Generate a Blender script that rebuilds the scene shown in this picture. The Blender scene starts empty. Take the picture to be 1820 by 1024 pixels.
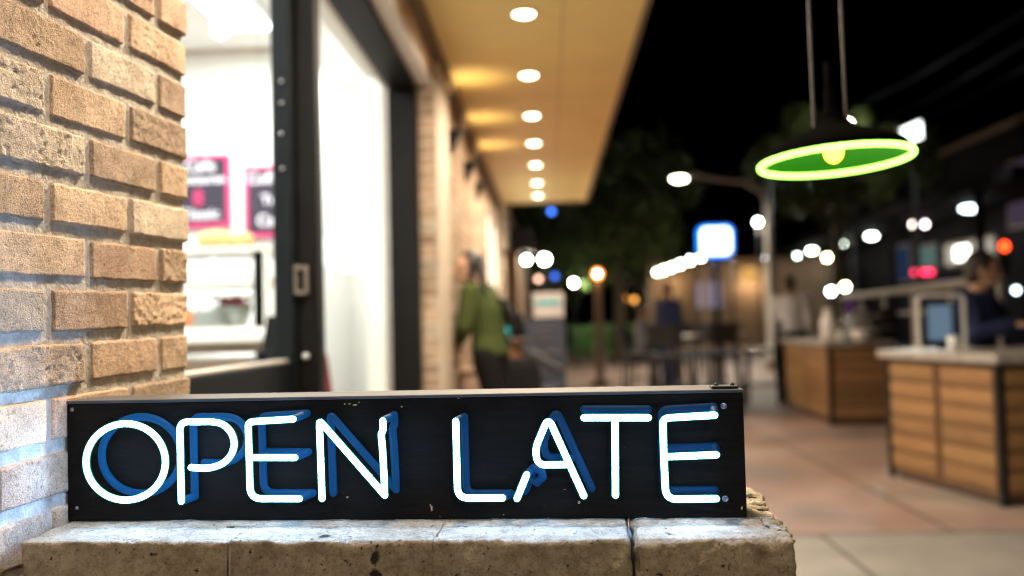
import bpy, bmesh, math, random
from mathutils import Vector, Matrix, noise
random.seed(7)
SC = bpy.context.scene
COL = SC.collection
PI = math.pi
R_ = math.radians

# ------------------------------------------------------------------ camera
CAMZ, FPX, PW, PH = 1.1, 1650.0, 1820.0, 1024.0
cam_data = bpy.data.cameras.new('camera')
cam = bpy.data.objects.new('camera', cam_data)
COL.objects.link(cam)
ROT = (Matrix.Rotation(R_(2.165), 3, 'Z') @ Matrix.Rotation(PI/2 + R_(2.257), 3, 'X') @ Matrix.Rotation(R_(-1.40), 3, 'Z'))
cam.matrix_world = Matrix.Translation((0, 0, CAMZ)) @ ROT.to_4x4()
cam_data.sensor_width = 36
cam_data.lens = FPX/PW*36
cam_data.clip_start = 0.05
cam_data.clip_end = 3000
cam_data.dof.use_dof = True
cam_data.dof.focus_distance = 1.155
cam_data.dof.aperture_fstop = cam_data.lens/1000/0.0150
SC.camera = cam

def ray(px, py):
    return ROT @ Vector(((px-PW/2)/FPX, -(py-PH/2)/FPX, -1))
def at(px, py, Y):
    """the point at depth Y metres that is seen at that pixel"""
    d = ray(px, py)
    return Vector((0, 0, CAMZ)) + d*(Y/d.y)
def on_plane(px, py, p, n):
    d = ray(px, py); o = Vector((0, 0, CAMZ))
    return o + d*((p-o).dot(n)/d.dot(n))

# ------------------------------------------------------------------ materials
def mat(name, base=(.5, .5, .5), rough=.6, metal=0, noise_amt=0, noise_scale=8, bump=0, bump_scale=60, stretch=(1, 1, 1),
        attr=False, spec=.5, trans=0, alpha=1, dark=None, emit=None, emit_s=0, coat=0):
    m = bpy.data.materials.new(name); m.use_nodes = True
    nt = m.node_tree; N = nt.nodes; L = nt.links
    b = N['Principled BSDF']
    b.inputs['Roughness'].default_value = rough
    b.inputs['Metallic'].default_value = metal
    b.inputs['Specular IOR Level'].default_value = spec
    b.inputs['Transmission Weight'].default_value = trans
    b.inputs['Coat Weight'].default_value = coat
    b.inputs['Base Color'].default_value = (*base, 1)
    if emit:
        b.inputs['Emission Color'].default_value = (*emit, 1)
        b.inputs['Emission Strength'].default_value = emit_s
    tc = N.new('ShaderNodeTexCoord'); mp = N.new('ShaderNodeMapping')
    mp.inputs['Scale'].default_value = stretch
    L.new(tc.outputs['Object'], mp.inputs['Vector'])
    col = None
    if attr:
        a = N.new('ShaderNodeAttribute'); a.attribute_name = 'Col'; col = a.outputs['Color']
    if noise_amt:
        nz = N.new('ShaderNodeTexNoise'); nz.inputs['Scale'].default_value = noise_scale
        nz.inputs['Detail'].default_value = 6; nz.inputs['Roughness'].default_value = .65
        L.new(mp.outputs[0], nz.inputs['Vector'])
        rp = N.new('ShaderNodeValToRGB')
        rp.color_ramp.elements[0].position = .3; rp.color_ramp.elements[1].position = .72
        lo = dark or tuple(c*(1-noise_amt) for c in base)
        hi = tuple(min(1, c*(1+noise_amt*.6)) for c in base)
        if attr:
            v0 = 1-noise_amt; v1 = 1+noise_amt*.6
            rp.color_ramp.elements[0].color = (v0, v0, v0, 1); rp.color_ramp.elements[1].color = (v1, v1, v1, 1)
            mx = N.new('ShaderNodeMix'); mx.data_type = 'RGBA'; mx.blend_type = 'MULTIPLY'; mx.inputs[0].default_value = 1
            L.new(nz.outputs['Fac'], rp.inputs[0]); L.new(col, mx.inputs[6]); L.new(rp.outputs[0], mx.inputs[7])
            col = mx.outputs[2]
        else:
            rp.color_ramp.elements[0].color = (*lo, 1); rp.color_ramp.elements[1].color = (*hi, 1)
            L.new(nz.outputs['Fac'], rp.inputs[0]); col = rp.outputs[0]
    if col is not None: L.new(col, b.inputs['Base Color'])
    if bump:
        nb = N.new('ShaderNodeTexNoise'); nb.inputs['Scale'].default_value = bump_scale
        nb.inputs['Detail'].default_value = 5
        L.new(mp.outputs[0], nb.inputs['Vector'])
        bp = N.new('ShaderNodeBump'); bp.inputs['Strength'].default_value = 1; bp.inputs['Distance'].default_value = bump
        L.new(nb.outputs['Fac'], bp.inputs['Height']); L.new(bp.outputs[0], b.inputs['Normal'])
    return m

def emat(name, color, strength):
    m = bpy.data.materials.new(name); m.use_nodes = True
    nt = m.node_tree; nt.nodes.clear()
    e = nt.nodes.new('ShaderNodeEmission'); e.inputs[0].default_value = (*color, 1); e.inputs[1].default_value = strength
    o = nt.nodes.new('ShaderNodeOutputMaterial'); nt.links.new(e.outputs[0], o.inputs[0])
    return m

def glassmat(name, tint=(.95, .98, .98), refl=1.0):
    m = bpy.data.materials.new(name); m.use_nodes = True
    nt = m.node_tree; nt.nodes.clear(); N = nt.nodes; L = nt.links
    t = N.new('ShaderNodeBsdfTransparent'); t.inputs[0].default_value = (*tint, 1)
    g = N.new('ShaderNodeBsdfGlossy'); g.inputs['Roughness'].default_value = .02
    f = N.new('ShaderNodeFresnel'); f.inputs['IOR'].default_value = 1.45
    mx = N.new('ShaderNodeMixShader'); o = N.new('ShaderNodeOutputMaterial')
    ge = N.new('ShaderNodeNewGeometry'); inv = N.new('ShaderNodeMath'); inv.operation = 'SUBTRACT'; inv.inputs[0].default_value = 1
    pr = N.new('ShaderNodeMath'); pr.operation = 'MULTIPLY'; gain = N.new('ShaderNodeMath'); gain.operation = 'MULTIPLY'; gain.inputs[1].default_value = .5
    L.new(ge.outputs['Backfacing'], inv.inputs[1]); L.new(f.outputs[0], pr.inputs[0]); L.new(inv.outputs[0], pr.inputs[1])
    L.new(pr.outputs[0], gain.inputs[0]); L.new(gain.outputs[0], mx.inputs[0]); L.new(t.outputs[0], mx.inputs[1]); L.new(g.outputs[0], mx.inputs[2]); L.new(mx.outputs[0], o.inputs[0])
    return m

def brick_material():
    """rough wire cut brick: the tint of each brick, soft smudges, dark pits and a sandy grain"""
    m = bpy.data.materials.new('buff_brick'); m.use_nodes = True
    nt = m.node_tree; N = nt.nodes; L = nt.links; b = N['Principled BSDF']
    b.inputs['Roughness'].default_value = .92; b.inputs['Specular IOR Level'].default_value = .2
    tc = N.new('ShaderNodeTexCoord')
    a = N.new('ShaderNodeAttribute'); a.attribute_name = 'Col'
    def nz(scale, det=5, rough=.6):
        n = N.new('ShaderNodeTexNoise'); n.inputs['Scale'].default_value = scale
        n.inputs['Detail'].default_value = det; n.inputs['Roughness'].default_value = rough
        L.new(tc.outputs['Object'], n.inputs['Vector']); return n
    def ramp(src, stops):
        r = N.new('ShaderNodeValToRGB'); e = r.color_ramp.elements
        e[0].position, e[0].color = stops[0][0], (*stops[0][1], 1); e[1].position, e[1].color = stops[-1][0], (*stops[-1][1], 1)
        for p, c in stops[1:-1]:
            x = e.new(p); x.color = (*c, 1)
        L.new(src, r.inputs[0]); return r
    def mul(x, y, f=1, mode='MULTIPLY'):
        k = N.new('ShaderNodeMix'); k.data_type = 'RGBA'; k.blend_type = mode; k.inputs[0].default_value = f
        L.new(x, k.inputs[6]); L.new(y, k.inputs[7]); return k.outputs[2]
    c = a.outputs['Color']
    c = mul(c, ramp(nz(22).outputs['Fac'], [(.3, (.72, .68, .66)), (.7, (1.22, 1.2, 1.2))]).outputs[0])
    c = mul(c, ramp(nz(170, 3).outputs['Fac'], [(.30, (.55, .52, .5)), (.42, (1, 1, 1)), (.8, (1.15, 1.15, 1.15))]).outputs[0])
    c = mul(c, ramp(nz(420, 2).outputs['Fac'], [(.3, (.7, .7, .7)), (.6, (1.08, 1.08, 1.08))]).outputs[0])
    pale = N.new('ShaderNodeMix'); pale.data_type = 'RGBA'; pale.inputs[7].default_value = (.74, .66, .56, 1)
    L.new(ramp(nz(13, 6, .7).outputs['Fac'], [(.6, (0, 0, 0)), (.72, (.65, .65, .65))]).outputs[0], pale.inputs[0]); L.new(c, pale.inputs[6])
    L.new(pale.outputs[2], b.inputs['Base Color'])
    bp = N.new('ShaderNodeBump'); bp.inputs['Distance'].default_value = .0030; bp.inputs['Strength'].default_value = 1
    ad = N.new('ShaderNodeMath'); ad.operation = 'ADD'
    L.new(nz(150, 6, .7).outputs['Fac'], ad.inputs[0]); L.new(nz(500, 3).outputs['Fac'], ad.inputs[1])
    L.new(ad.outputs[0], bp.inputs['Height']); L.new(bp.outputs[0], b.inputs['Normal'])
    return m

def stone_material():
    m = bpy.data.materials.new('sandy_coping_stone'); m.use_nodes = True
    nt = m.node_tree; N = nt.nodes; L = nt.links; b = N['Principled BSDF']
    b.inputs['Roughness'].default_value = .95; b.inputs['Specular IOR Level'].default_value = .15
    tc = N.new('ShaderNodeTexCoord')
    def nz(scale, det=5, rough=.6, off=0):
        n = N.new('ShaderNodeTexNoise'); n.inputs['Scale'].default_value = scale; n.noise_dimensions = '4D'; n.inputs['W'].default_value = off
        n.inputs['Detail'].default_value = det; n.inputs['Roughness'].default_value = rough
        L.new(tc.outputs['Object'], n.inputs['Vector']); return n.outputs['Fac']
    def ramp(src, p0, c0, p1, c1):
        r = N.new('ShaderNodeValToRGB'); e = r.color_ramp.elements
        e[0].position, e[0].color, e[1].position, e[1].color = p0, (*c0, 1), p1, (*c1, 1)
        L.new(src, r.inputs[0]); return r.outputs[0]
    def mul(x, y):
        k = N.new('ShaderNodeMix'); k.data_type = 'RGBA'; k.blend_type = 'MULTIPLY'; k.inputs[0].default_value = 1
        L.new(x, k.inputs[6]); L.new(y, k.inputs[7]); return k.outputs[2]
    c = ramp(nz(9), .3, (.47, .39, .285), .7, (.62, .53, .41))
    c = mul(c, ramp(nz(60, 6, .7), .32, (.60, .58, .55), .62, (1.12, 1.12, 1.12)))
    c = mul(c, ramp(nz(260, 3), .32, (.66, .64, .62), .5, (1, 1, 1)))
    warp = N.new('ShaderNodeTexNoise'); warp.inputs['Scale'].default_value = 90; warp.inputs['Detail'].default_value = 4
    L.new(tc.outputs['Object'], warp.inputs['Vector'])
    wm = N.new('ShaderNodeMix'); wm.data_type = 'RGBA'; wm.blend_type = 'LINEAR_LIGHT'; wm.inputs[0].default_value = .009
    L.new(tc.outputs['Object'], wm.inputs[6]); L.new(warp.outputs['Color'], wm.inputs[7])
    hole = None
    for scale, rad, gate in ((30, .30, .74), (75, .27, .70), (190, .32, .60)):
        # round air holes: a share of the cells, each a little dark spot
        vo = N.new('ShaderNodeTexVoronoi'); vo.inputs['Scale'].default_value = scale; L.new(wm.outputs[2], vo.inputs['Vector'])
        sp = N.new('ShaderNodeSeparateColor'); L.new(vo.outputs['Color'], sp.inputs[0])
        g = N.new('ShaderNodeMath'); g.operation = 'GREATER_THAN'; g.inputs[1].default_value = gate; L.new(sp.outputs[0], g.inputs[0])
        rr = N.new('ShaderNodeMath'); rr.operation = 'MULTIPLY'; rr.inputs[1].default_value = rad; L.new(sp.outputs[1], rr.inputs[0])
        mr = N.new('ShaderNodeMapRange'); mr.inputs[3].default_value = 1; mr.inputs[4].default_value = 0; L.new(vo.outputs['Distance'], mr.inputs[0])
        mr.inputs[1].default_value = 0
        lo = N.new('ShaderNodeMath'); lo.operation = 'MULTIPLY'; lo.inputs[1].default_value = .65; L.new(rr.outputs[0], lo.inputs[0])
        L.new(lo.outputs[0], mr.inputs[1]); L.new(rr.outputs[0], mr.inputs[2])
        k = N.new('ShaderNodeMath'); k.operation = 'MULTIPLY'; L.new(mr.outputs[0], k.inputs[0]); L.new(g.outputs[0], k.inputs[1])
        if hole is None: hole = k.outputs[0]
        else:
            mxx = N.new('ShaderNodeMath'); mxx.operation = 'MAXIMUM'; L.new(hole, mxx.inputs[0]); L.new(k.outputs[0], mxx.inputs[1]); hole = mxx.outputs[0]
    hm = N.new('ShaderNodeMix'); hm.data_type = 'RGBA'; hm.inputs[7].default_value = (.05, .045, .04, 1)
    L.new(hole, hm.inputs[0]); L.new(c, hm.inputs[6]); c = hm.outputs[2]
    at_ = N.new('ShaderNodeAttribute'); at_.attribute_name = 'Col'
    c = mul(c, at_.outputs['Color'])
    L.new(c, b.inputs['Base Color'])
    bp = N.new('ShaderNodeBump'); bp.inputs['Distance'].default_value = .0040
    ad = N.new('ShaderNodeMath'); ad.operation = 'ADD'
    L.new(nz(120, 8, .75), ad.inputs[0]); L.new(nz(420, 3), ad.inputs[1])
    L.new(ad.outputs[0], bp.inputs['Height']); L.new(bp.outputs[0], b.inputs['Normal'])
    return m

def panel_material():
    """black gloss paint on wood: long grain, fine scratches, dust"""
    m = bpy.data.materials.new('black_painted_wood'); m.use_nodes = True
    nt = m.node_tree; N = nt.nodes; L = nt.links; b = N['Principled BSDF']
    tc = N.new('ShaderNodeTexCoord'); mp = N.new('ShaderNodeMapping'); mp.inputs['Scale'].default_value = (6, 60, 60)
    L.new(tc.outputs['Object'], mp.inputs[0])
    n1 = N.new('ShaderNodeTexNoise'); n1.inputs['Scale'].default_value = 3; n1.inputs['Detail'].default_value = 8; n1.inputs['Roughness'].default_value = .7
    L.new(mp.outputs[0], n1.inputs['Vector'])
    n2 = N.new('ShaderNodeTexNoise'); n2.inputs['Scale'].default_value = 7; n2.inputs['Detail'].default_value = 6
    L.new(tc.outputs['Object'], n2.inputs['Vector'])
    n3 = N.new('ShaderNodeTexNoise'); n3.inputs['Scale'].default_value = 160; n3.inputs['Detail'].default_value = 2
    L.new(tc.outputs['Object'], n3.inputs['Vector'])
    r = N.new('ShaderNodeValToRGB'); e = r.color_ramp.elements
    e[0].position, e[0].color = .35, (.005, .0038, .003, 1); e[1].position, e[1].color = .75, (.012, .009, .007, 1)
    L.new(n1.outputs[0], r.inputs[0])
    sp = N.new('ShaderNodeValToRGB'); e = sp.color_ramp.elements
    e[0].position, e[0].color = .74, (0, 0, 0, 1); e[1].position, e[1].color = .78, (.55, .55, .55, 1)
    L.new(n3.outputs[0], sp.inputs[0])
    mx = N.new('ShaderNodeMix'); mx.data_type = 'RGBA'; mx.inputs[7].default_value = (.10, .085, .07, 1)
    L.new(sp.outputs[0], mx.inputs[0]); L.new(r.outputs[0], mx.inputs[6])
    L.new(mx.outputs[2], b.inputs['Base Color'])
    rr = N.new('ShaderNodeMapRange'); rr.inputs[3].default_value = .30; rr.inputs[4].default_value = .58
    L.new(n2.outputs[0], rr.inputs[0]); L.new(rr.outputs[0], b.inputs['Roughness'])
    b.inputs['Specular IOR Level'].default_value = .10
    bp = N.new('ShaderNodeBump'); bp.inputs['Distance'].default_value = .0006; bp.inputs['Strength'].default_value = .8
    L.new(n1.outputs[0], bp.inputs['Height']); L.new(bp.outputs[0], b.inputs['Normal'])
    return m

def plaza_material():
    m = bpy.data.materials.new('stained_plaza_concrete'); m.use_nodes = True
    nt = m.node_tree; N = nt.nodes; L = nt.links; b = N['Principled BSDF']
    tc = N.new('ShaderNodeTexCoord')
    def nz(scale, det=5):
        n = N.new('ShaderNodeTexNoise'); n.inputs['Scale'].default_value = scale; n.inputs['Detail'].default_value = det
        L.new(tc.outputs['Object'], n.inputs['Vector']); return n.outputs[0]
    r = N.new('ShaderNodeValToRGB'); e = r.color_ramp.elements
    e[0].position, e[0].color = .38, (.17, .125, .108, 1); e[1].position, e[1].color = .63, (.26, .205, .17, 1)
    x = e.new(.5); x.color = (.265, .16, .122, 1)
    L.new(nz(.55, 4), r.inputs[0])
    r2 = N.new('ShaderNodeValToRGB'); e = r2.color_ramp.elements
    e[0].position, e[0].color = .3, (.72, .72, .72, 1); e[1].position, e[1].color = .7, (1.12, 1.12, 1.12, 1)
    L.new(nz(2.3, 7), r2.inputs[0])
    mx = N.new('ShaderNodeMix'); mx.data_type = 'RGBA'; mx.blend_type = 'MULTIPLY'; mx.inputs[0].default_value = 1
    L.new(r.outputs[0], mx.inputs[6]); L.new(r2.outputs[0], mx.inputs[7])
    L.new(mx.outputs[2], b.inputs['Base Color'])
    b.inputs['Roughness'].default_value = .62
    bp = N.new('ShaderNodeBump'); bp.inputs['Distance'].default_value = .003
    L.new(nz(60, 6), bp.inputs['Height']); L.new(bp.outputs[0], b.inputs['Normal'])
    return m

M = {}
M['brick'] = brick_material()
M['stone'] = stone_material()
M['mortar'] = mat('grey_mortar', (.64, .56, .48), .95, noise_amt=.35, noise_scale=60, bump=.002, bump_scale=220, spec=.15)
M['panel'] = panel_material()
M['sign_top'] = mat('worn_lit_grey_lid', (.082, .078, .078), .6, spec=.2, noise_amt=.4, noise_scale=26, bump=.0004, bump_scale=200, stretch=(.35, 2, 2))  # worn top; light falling on it is put into this paler grey
M['neon'] = emat('neon_white', (.29, .54, 1.0), 78.0)
def halo_shell():  # thin cyan shell added, its glow standing in for the tubes' edge fringe
    m = bpy.data.materials.new('neon_halo_glow'); m.use_nodes = True; nt = m.node_tree; nt.nodes.clear(); N = nt.nodes
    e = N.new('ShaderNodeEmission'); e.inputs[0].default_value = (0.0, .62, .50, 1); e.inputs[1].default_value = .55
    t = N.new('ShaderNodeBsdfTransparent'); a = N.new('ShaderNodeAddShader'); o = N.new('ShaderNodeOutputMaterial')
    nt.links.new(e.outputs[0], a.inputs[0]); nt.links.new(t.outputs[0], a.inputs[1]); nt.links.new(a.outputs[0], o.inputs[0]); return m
M['halo_shell'] = halo_shell()
M['sheath'] = mat('blue_sheath', (.002, .03, .09), .6, spec=.2)
M['blue'] = mat('glowing_blue_backing', (.002, .03, .09), .6, noise_amt=.35, noise_scale=30, spec=.2, emit=(.018, .30, 1), emit_s=.14)
for _k, _s in enumerate((.21, .125, .065, .04)): M['blue%d' % _k] = mat('glowing_blue_backing', (.0015, .022, .065), .6, noise_amt=.35, noise_scale=30, spec=.15, emit=(.010, .31, 1), emit_s=_s)  # blue light on the backings put in as glow, weaker towards the right
M['chip'] = mat('bare_wood_chip', (.55, .40, .22), .8, noise_amt=.3, noise_scale=200)
M['chip_y'] = mat('yellow_paint_fleck', (.62, .55, .10), .6)
M['steel'] = mat('steel', (.55, .55, .55), .35, 1, noise_amt=.2, noise_scale=50)
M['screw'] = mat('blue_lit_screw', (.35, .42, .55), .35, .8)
M['black_metal'] = mat('black_metal', (.015, .015, .017), .4, .3, noise_amt=.3, noise_scale=12)
M['frame'] = mat('dark_window_frame', (.0035, .003, .003), .55, 0, spec=.12, noise_amt=.35, noise_scale=9)
M['frame_blue'] = mat('blue_black_door_stile', (.003, .005, .007), .5, 0, spec=.15, noise_amt=.3, noise_scale=9)
M['frame_cap'] = mat('pale_rail_cap', (.36, .33, .30), .4, .2, noise_amt=.2, noise_scale=14)
M['glass'] = glassmat('window_glass')
M['white_wall'] = mat('white_wall_paint', (.84, .83, .80), .8, noise_amt=.05, noise_scale=2)
M['white_ceiling'] = mat('white_ceiling_paint', (.80, .80, .78), .85, noise_amt=.04, noise_scale=2)
M['tile_floor'] = mat('pale_floor', (.5, .47, .43), .4, noise_amt=.15, noise_scale=3)
M['pink'] = mat('pink_frame', (.55, .02, .14), .5, noise_amt=.08)
M['board'] = mat('purple_black_board', (.020, .013, .030), .7, noise_amt=.2)
M['chalk'] = mat('chalk_white', (.75, .72, .78), .8, noise_amt=.1)
M['dull_chalk'] = mat('dull_chalk', (.095, .097, .11), .9, noise_amt=.4, noise_scale=20)
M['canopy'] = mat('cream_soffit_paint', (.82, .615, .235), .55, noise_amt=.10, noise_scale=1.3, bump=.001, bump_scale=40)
M['fascia'] = mat('brown_fascia', (.16, .10, .06), .6, noise_amt=.2)
M['lens'] = emat('downlight_lens', (1.0, .88, .62), 18)
M['trim'] = mat('downlight_trim', (.6, .5, .35), .4, .3, noise_amt=.05)
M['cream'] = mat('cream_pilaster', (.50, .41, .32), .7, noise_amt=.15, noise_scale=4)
M['lit_window'] = emat('lit_shop_window', (1.0, .86, .68), 2.4)
M['tube'] = emat('fluorescent_tube', (.95, 1.0, .98), 9)
M['plaza'] = plaza_material()
M['concrete'] = mat('grey_concrete', (.185, .165, .145), .7, noise_amt=.28, noise_scale=2.2, bump=.003, bump_scale=50)
M['asphalt'] = mat('asphalt', (.045, .045, .047), .8, noise_amt=.3, noise_scale=3, bump=.004, bump_scale=90)
M['joint'] = mat('dark_joint', (.07, .06, .05), .9, noise_amt=.2)
M['slat'] = mat('honey_wood_slat', (.46, .27, .115), .5, attr=True, noise_amt=.28, noise_scale=5, stretch=(1, 1, 9), bump=.001, bump_scale=40)
M['counter'] = mat('grey_stone_counter', (.40, .36, .33), .4, noise_amt=.3, noise_scale=14)
M['dark_wood'] = mat('dark_wood', (.10, .055, .028), .5, noise_amt=.35, noise_scale=6, stretch=(4, 4, .6))
M['wood'] = mat('brown_wood', (.30, .15, .07), .5, noise_amt=.35, noise_scale=6, stretch=(4, 4, .6))
M['white_plastic'] = mat('white_plastic', (.75, .74, .72), .35, noise_amt=.05)
M['screen'] = emat('pale_blue_screen', (.42, .62, .85), .30)
M['skin'] = mat('skin', (.52, .30, .20), .5, noise_amt=.12, noise_scale=30)
M['skin_pale'] = mat('pale_skin', (.62, .38, .29), .5, noise_amt=.1, noise_scale=30)
M['green_knit'] = mat('green_knit', (.060, .080, .028), .95, noise_amt=.3, noise_scale=40, bump=.003, bump_scale=160, spec=.1)
M['navy'] = mat('navy_cloth', (.033, .045, .115), .9, noise_amt=.3, noise_scale=20, bump=.002, bump_scale=200, spec=.2)
M['black_cloth'] = mat('black_cloth', (.005, .005, .0065), .9, noise_amt=.3, noise_scale=20, bump=.002, bump_scale=200, spec=.2)
M['white_cloth'] = mat('white_cloth', (.66, .64, .66), .9, noise_amt=.1, noise_scale=20)
M['grey_cloth'] = mat('grey_cloth', (.25, .26, .31), .9, noise_amt=.15, noise_scale=20)
M['hair_black'] = mat('black_hair', (.012, .010, .010), .45, noise_amt=.5, noise_scale=30, stretch=(6, 6, .6))
M['hair_brown'] = mat('dark_brown_hair', (.035, .022, .014), .5, noise_amt=.5, noise_scale=30, stretch=(6, 6, .6))
M['eye'] = mat('eye', (.05, .03, .02), .1)
M['slate'] = mat('slate_blue_board', (.020, .028, .055), .7, noise_amt=.25, noise_scale=8)
M['bark'] = mat('bark', (.10, .075, .05), .9, noise_amt=.4, noise_scale=9, bump=.02, bump_scale=20, stretch=(2, 2, .5))
M['leaf'] = mat('leaf_green', (.055, .095, .025), .6, attr=True, noise_amt=.3, noise_scale=2)
M['hedge_leaf'] = mat('hedge_leaf_green', (.06, .13, .03), .6, attr=True, noise_amt=.3, noise_scale=2)
M['pole'] = mat('galvanised_pole', (.36, .34, .31), .5, .3, noise_amt=.15, noise_scale=6)
M['brown_facade'] = mat('brown_facade', (.24, .16, .10), .8, noise_amt=.3, noise_scale=1.5)
M['grey_facade'] = mat('grey_facade', (.016, .015, .017), .9, spec=.03, noise_amt=.3, noise_scale=1.2)
M['beige_facade'] = mat('beige_facade', (.46, .35, .26), .8, noise_amt=.2, noise_scale=2)
M['blue_grey'] = mat('blue_grey_sign', (.10, .13, .20), .5, noise_amt=.15)
M['cherry'] = mat('dark_red_fruit', (.35, .015, .03), .3)
M['orange'] = mat('orange_plastic', (.85, .22, .04), .4)
M['bread'] = mat('bread', (.66, .36, .14), .8, noise_amt=.3, noise_scale=18, bump=.004, bump_scale=60)
M['teal'] = mat('teal_plastic', (.02, .35, .42), .4)
M['red_seat'] = mat('dark_red_vinyl', (.22, .015, .02), .4, noise_amt=.2)
M['cable'] = mat('dark_cable', (.008, .010, .022), .8, spec=.05)
M['dish_in'] = mat('green_enamel', (.03, .34, .01), .5, noise_amt=.1)
M['dish_out'] = mat('black_enamel', (.0022, .0020, .0020), .6, noise_amt=.2, spec=0)
M['handle'] = mat('bronze_handle', (.13, .105, .09), .5, .2, noise_amt=.2)
M['rod'] = mat('dull_rod', (.10, .09, .085), .6, noise_amt=.2)
M['poster'] = mat('pale_poster', (.46, .43, .43), .7, noise_amt=.15, noise_scale=5)

# ------------------------------------------------------------------ mesh builder
class MB:
    def __init__(s): s.v = []; s.f = []; s.c = []; s.mi = []; s.sm = []
    def add(s, vs, fs, col=(1, 1, 1), m=0, smooth=False):
        k = len(s.v); s.v += [Vector(v) for v in vs]; s.c += [col]*len(vs)
        for f in fs: s.f.append([i+k for i in f]); s.mi.append(m); s.sm.append(smooth)
        return s
    def box(s, a, b, col=(1, 1, 1), m=0, X=None, bev=0):
        x0, y0, z0 = a; x1, y1, z1 = b
        if bev:
            # chamfered box: three nested outlines
            vs = []; e = bev
            for z, i in ((z0, e), (z0+e, 0), (z1-e, 0), (z1, e)):
                vs += [(x0+i, y0+e, z), (x0+e, y0+i, z), (x1-e, y0+i, z), (x1-i, y0+e, z), (x1-i, y1-e, z), (x1-e, y1-i, z), (x0+e, y1-i, z), (x0+i, y1-e, z)]
            fs = [list(range(7, -1, -1)), list(range(24, 32))]
            for r in range(3):
                for i in range(8): fs.append([r*8+i, r*8+(i+1) % 8, r*8+8+(i+1) % 8, r*8+8+i])
        else:
            vs = [(x0, y0, z0), (x1, y0, z0), (x1, y1, z0), (x0, y1, z0), (x0, y0, z1), (x1, y0, z1), (x1, y1, z1), (x0, y1, z1)]
            fs = [(3, 2, 1, 0), (4, 5, 6, 7), (0, 1, 5, 4), (1, 2, 6, 5), (2, 3, 7, 6), (3, 0, 4, 7)]
        if X is not None: vs = [X @ Vector(v) for v in vs]
        return s.add(vs, fs, col, m)
    def tube(s, pts, r, n=10, closed=False, caps=True, col=(1, 1, 1), m=0, back=None):
        pts = [Vector(p) for p in pts]; k = len(pts)
        rs = r if isinstance(r, (list, tuple)) else [r]*k
        rings = []; up = None
        for i, p in enumerate(pts):
            a = pts[(i-1) % k] if (closed or i) else p; b = pts[(i+1) % k] if (closed or i < k-1) else p
            t = (b-a).normalized()
            if up is None:
                up = Vector((0, 0, 1)) if abs(t.z) < .9 else Vector((1, 0, 0))
            u = (up - t*up.dot(t)).normalized(); w = t.cross(u); up = u
            rings.append((p, u, w, t, rs[i]))
        if caps and not closed:
            def ext(rg, sgn):
                p, u, w, t, r0 = rg
                return [(p + t*sgn*r0*math.sin(q), u, w, t, r0*math.cos(q)) for q in (R_(30), R_(60), R_(82))]
            rings = ext(rings[0], -1)[::-1] + rings + ext(rings[-1], 1)
        vs = []; fs = []
        for p, u, w, t, r0 in rings:
            for j in range(n):
                q = 2*PI*j/n; vs.append(p + u*math.cos(q)*r0 + w*math.sin(q)*r0)
        nr = len(rings)
        for i in range(nr if closed else nr-1):
            for j in range(n):
                fs.append([i*n+j, i*n+(j+1) % n, ((i+1) % nr)*n+(j+1) % n, ((i+1) % nr)*n+j])
        if not closed: fs += [list(range(n-1, -1, -1)), list(range((nr-1)*n, nr*n))]
        if back is not None:
            # the half of the tube turned to the panel is sheathed
            axis = [rg[0] for rg in rings]; k0 = len(s.f); s.add(vs, fs, col, m, True)
            for q, f in enumerate(fs):
                if len(f) == 4:
                    c = (vs[f[0]]+vs[f[1]]+vs[f[2]]+vs[f[3]])/4; i = q//n; o = (axis[i]+axis[(i+1) % nr])/2
                    if (c-o).normalized().dot(back) > .04: s.mi[k0+q] = 1
            return s
        return s.add(vs, fs, col, m, True)
    def loft(s, rings, col=(1, 1, 1), m=0, smooth=True):
        n = len(rings[0]); vs = [v for r in rings for v in r]; fs = []
        for i in range(len(rings)-1):
            for j in range(n): fs.append([i*n+j, i*n+(j+1) % n, (i+1)*n+(j+1) % n, (i+1)*n+j])
        fs += [list(range(n-1, -1, -1)), list(range((len(rings)-1)*n, len(rings)*n))]
        return s.add(vs, fs, col, m, smooth)
    def lathe(s, prof, c=(0, 0, 0), n=24, X=None, col=(1, 1, 1), m=0, cap=True):
        c = Vector(c); vs = []; fs = []; k = len(prof)
        for r, z in prof:
            for j in range(n):
                q = 2*PI*j/n; v = Vector((r*math.cos(q), r*math.sin(q), z))
                vs.append((X @ v if X is not None else v) + c)
        for i in range(k-1):
            for j in range(n): fs.append([i*n+j, i*n+(j+1) % n, (i+1)*n+(j+1) % n, (i+1)*n+j])
        if cap and prof[0][0] > 1e-6 and prof[0] != prof[-1]: fs.append(list(range(n-1, -1, -1)))
        if cap and prof[-1][0] > 1e-6 and prof[0] != prof[-1]: fs.append(list(range((k-1)*n, k*n)))
        return s.add(vs, fs, col, m, True)
    def ball(s, c, r, n=12, k=8, col=(1, 1, 1), m=0, X=None):
        r = r if isinstance(r, (tuple, list)) else (r, r, r)
        c = Vector(c); vs = []; fs = []
        for i in range(k+1):
            a = -PI/2 + PI*i/k
            if i in (0, k): a *= .985
            for j in range(n):
                q = 2*PI*j/n; v = Vector((r[0]*math.cos(a)*math.cos(q), r[1]*math.cos(a)*math.sin(q), r[2]*math.sin(a)))
                vs.append((X @ v if X is not None else v) + c)
        for i in range(k):
            for j in range(n): fs.append([i*n+j, i*n+(j+1) % n, (i+1)*n+(j+1) % n, (i+1)*n+j])
        fs += [list(range(n-1, -1, -1)), list(range(k*n, (k+1)*n))]
        return s.add(vs, fs, col, m, True)
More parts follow.
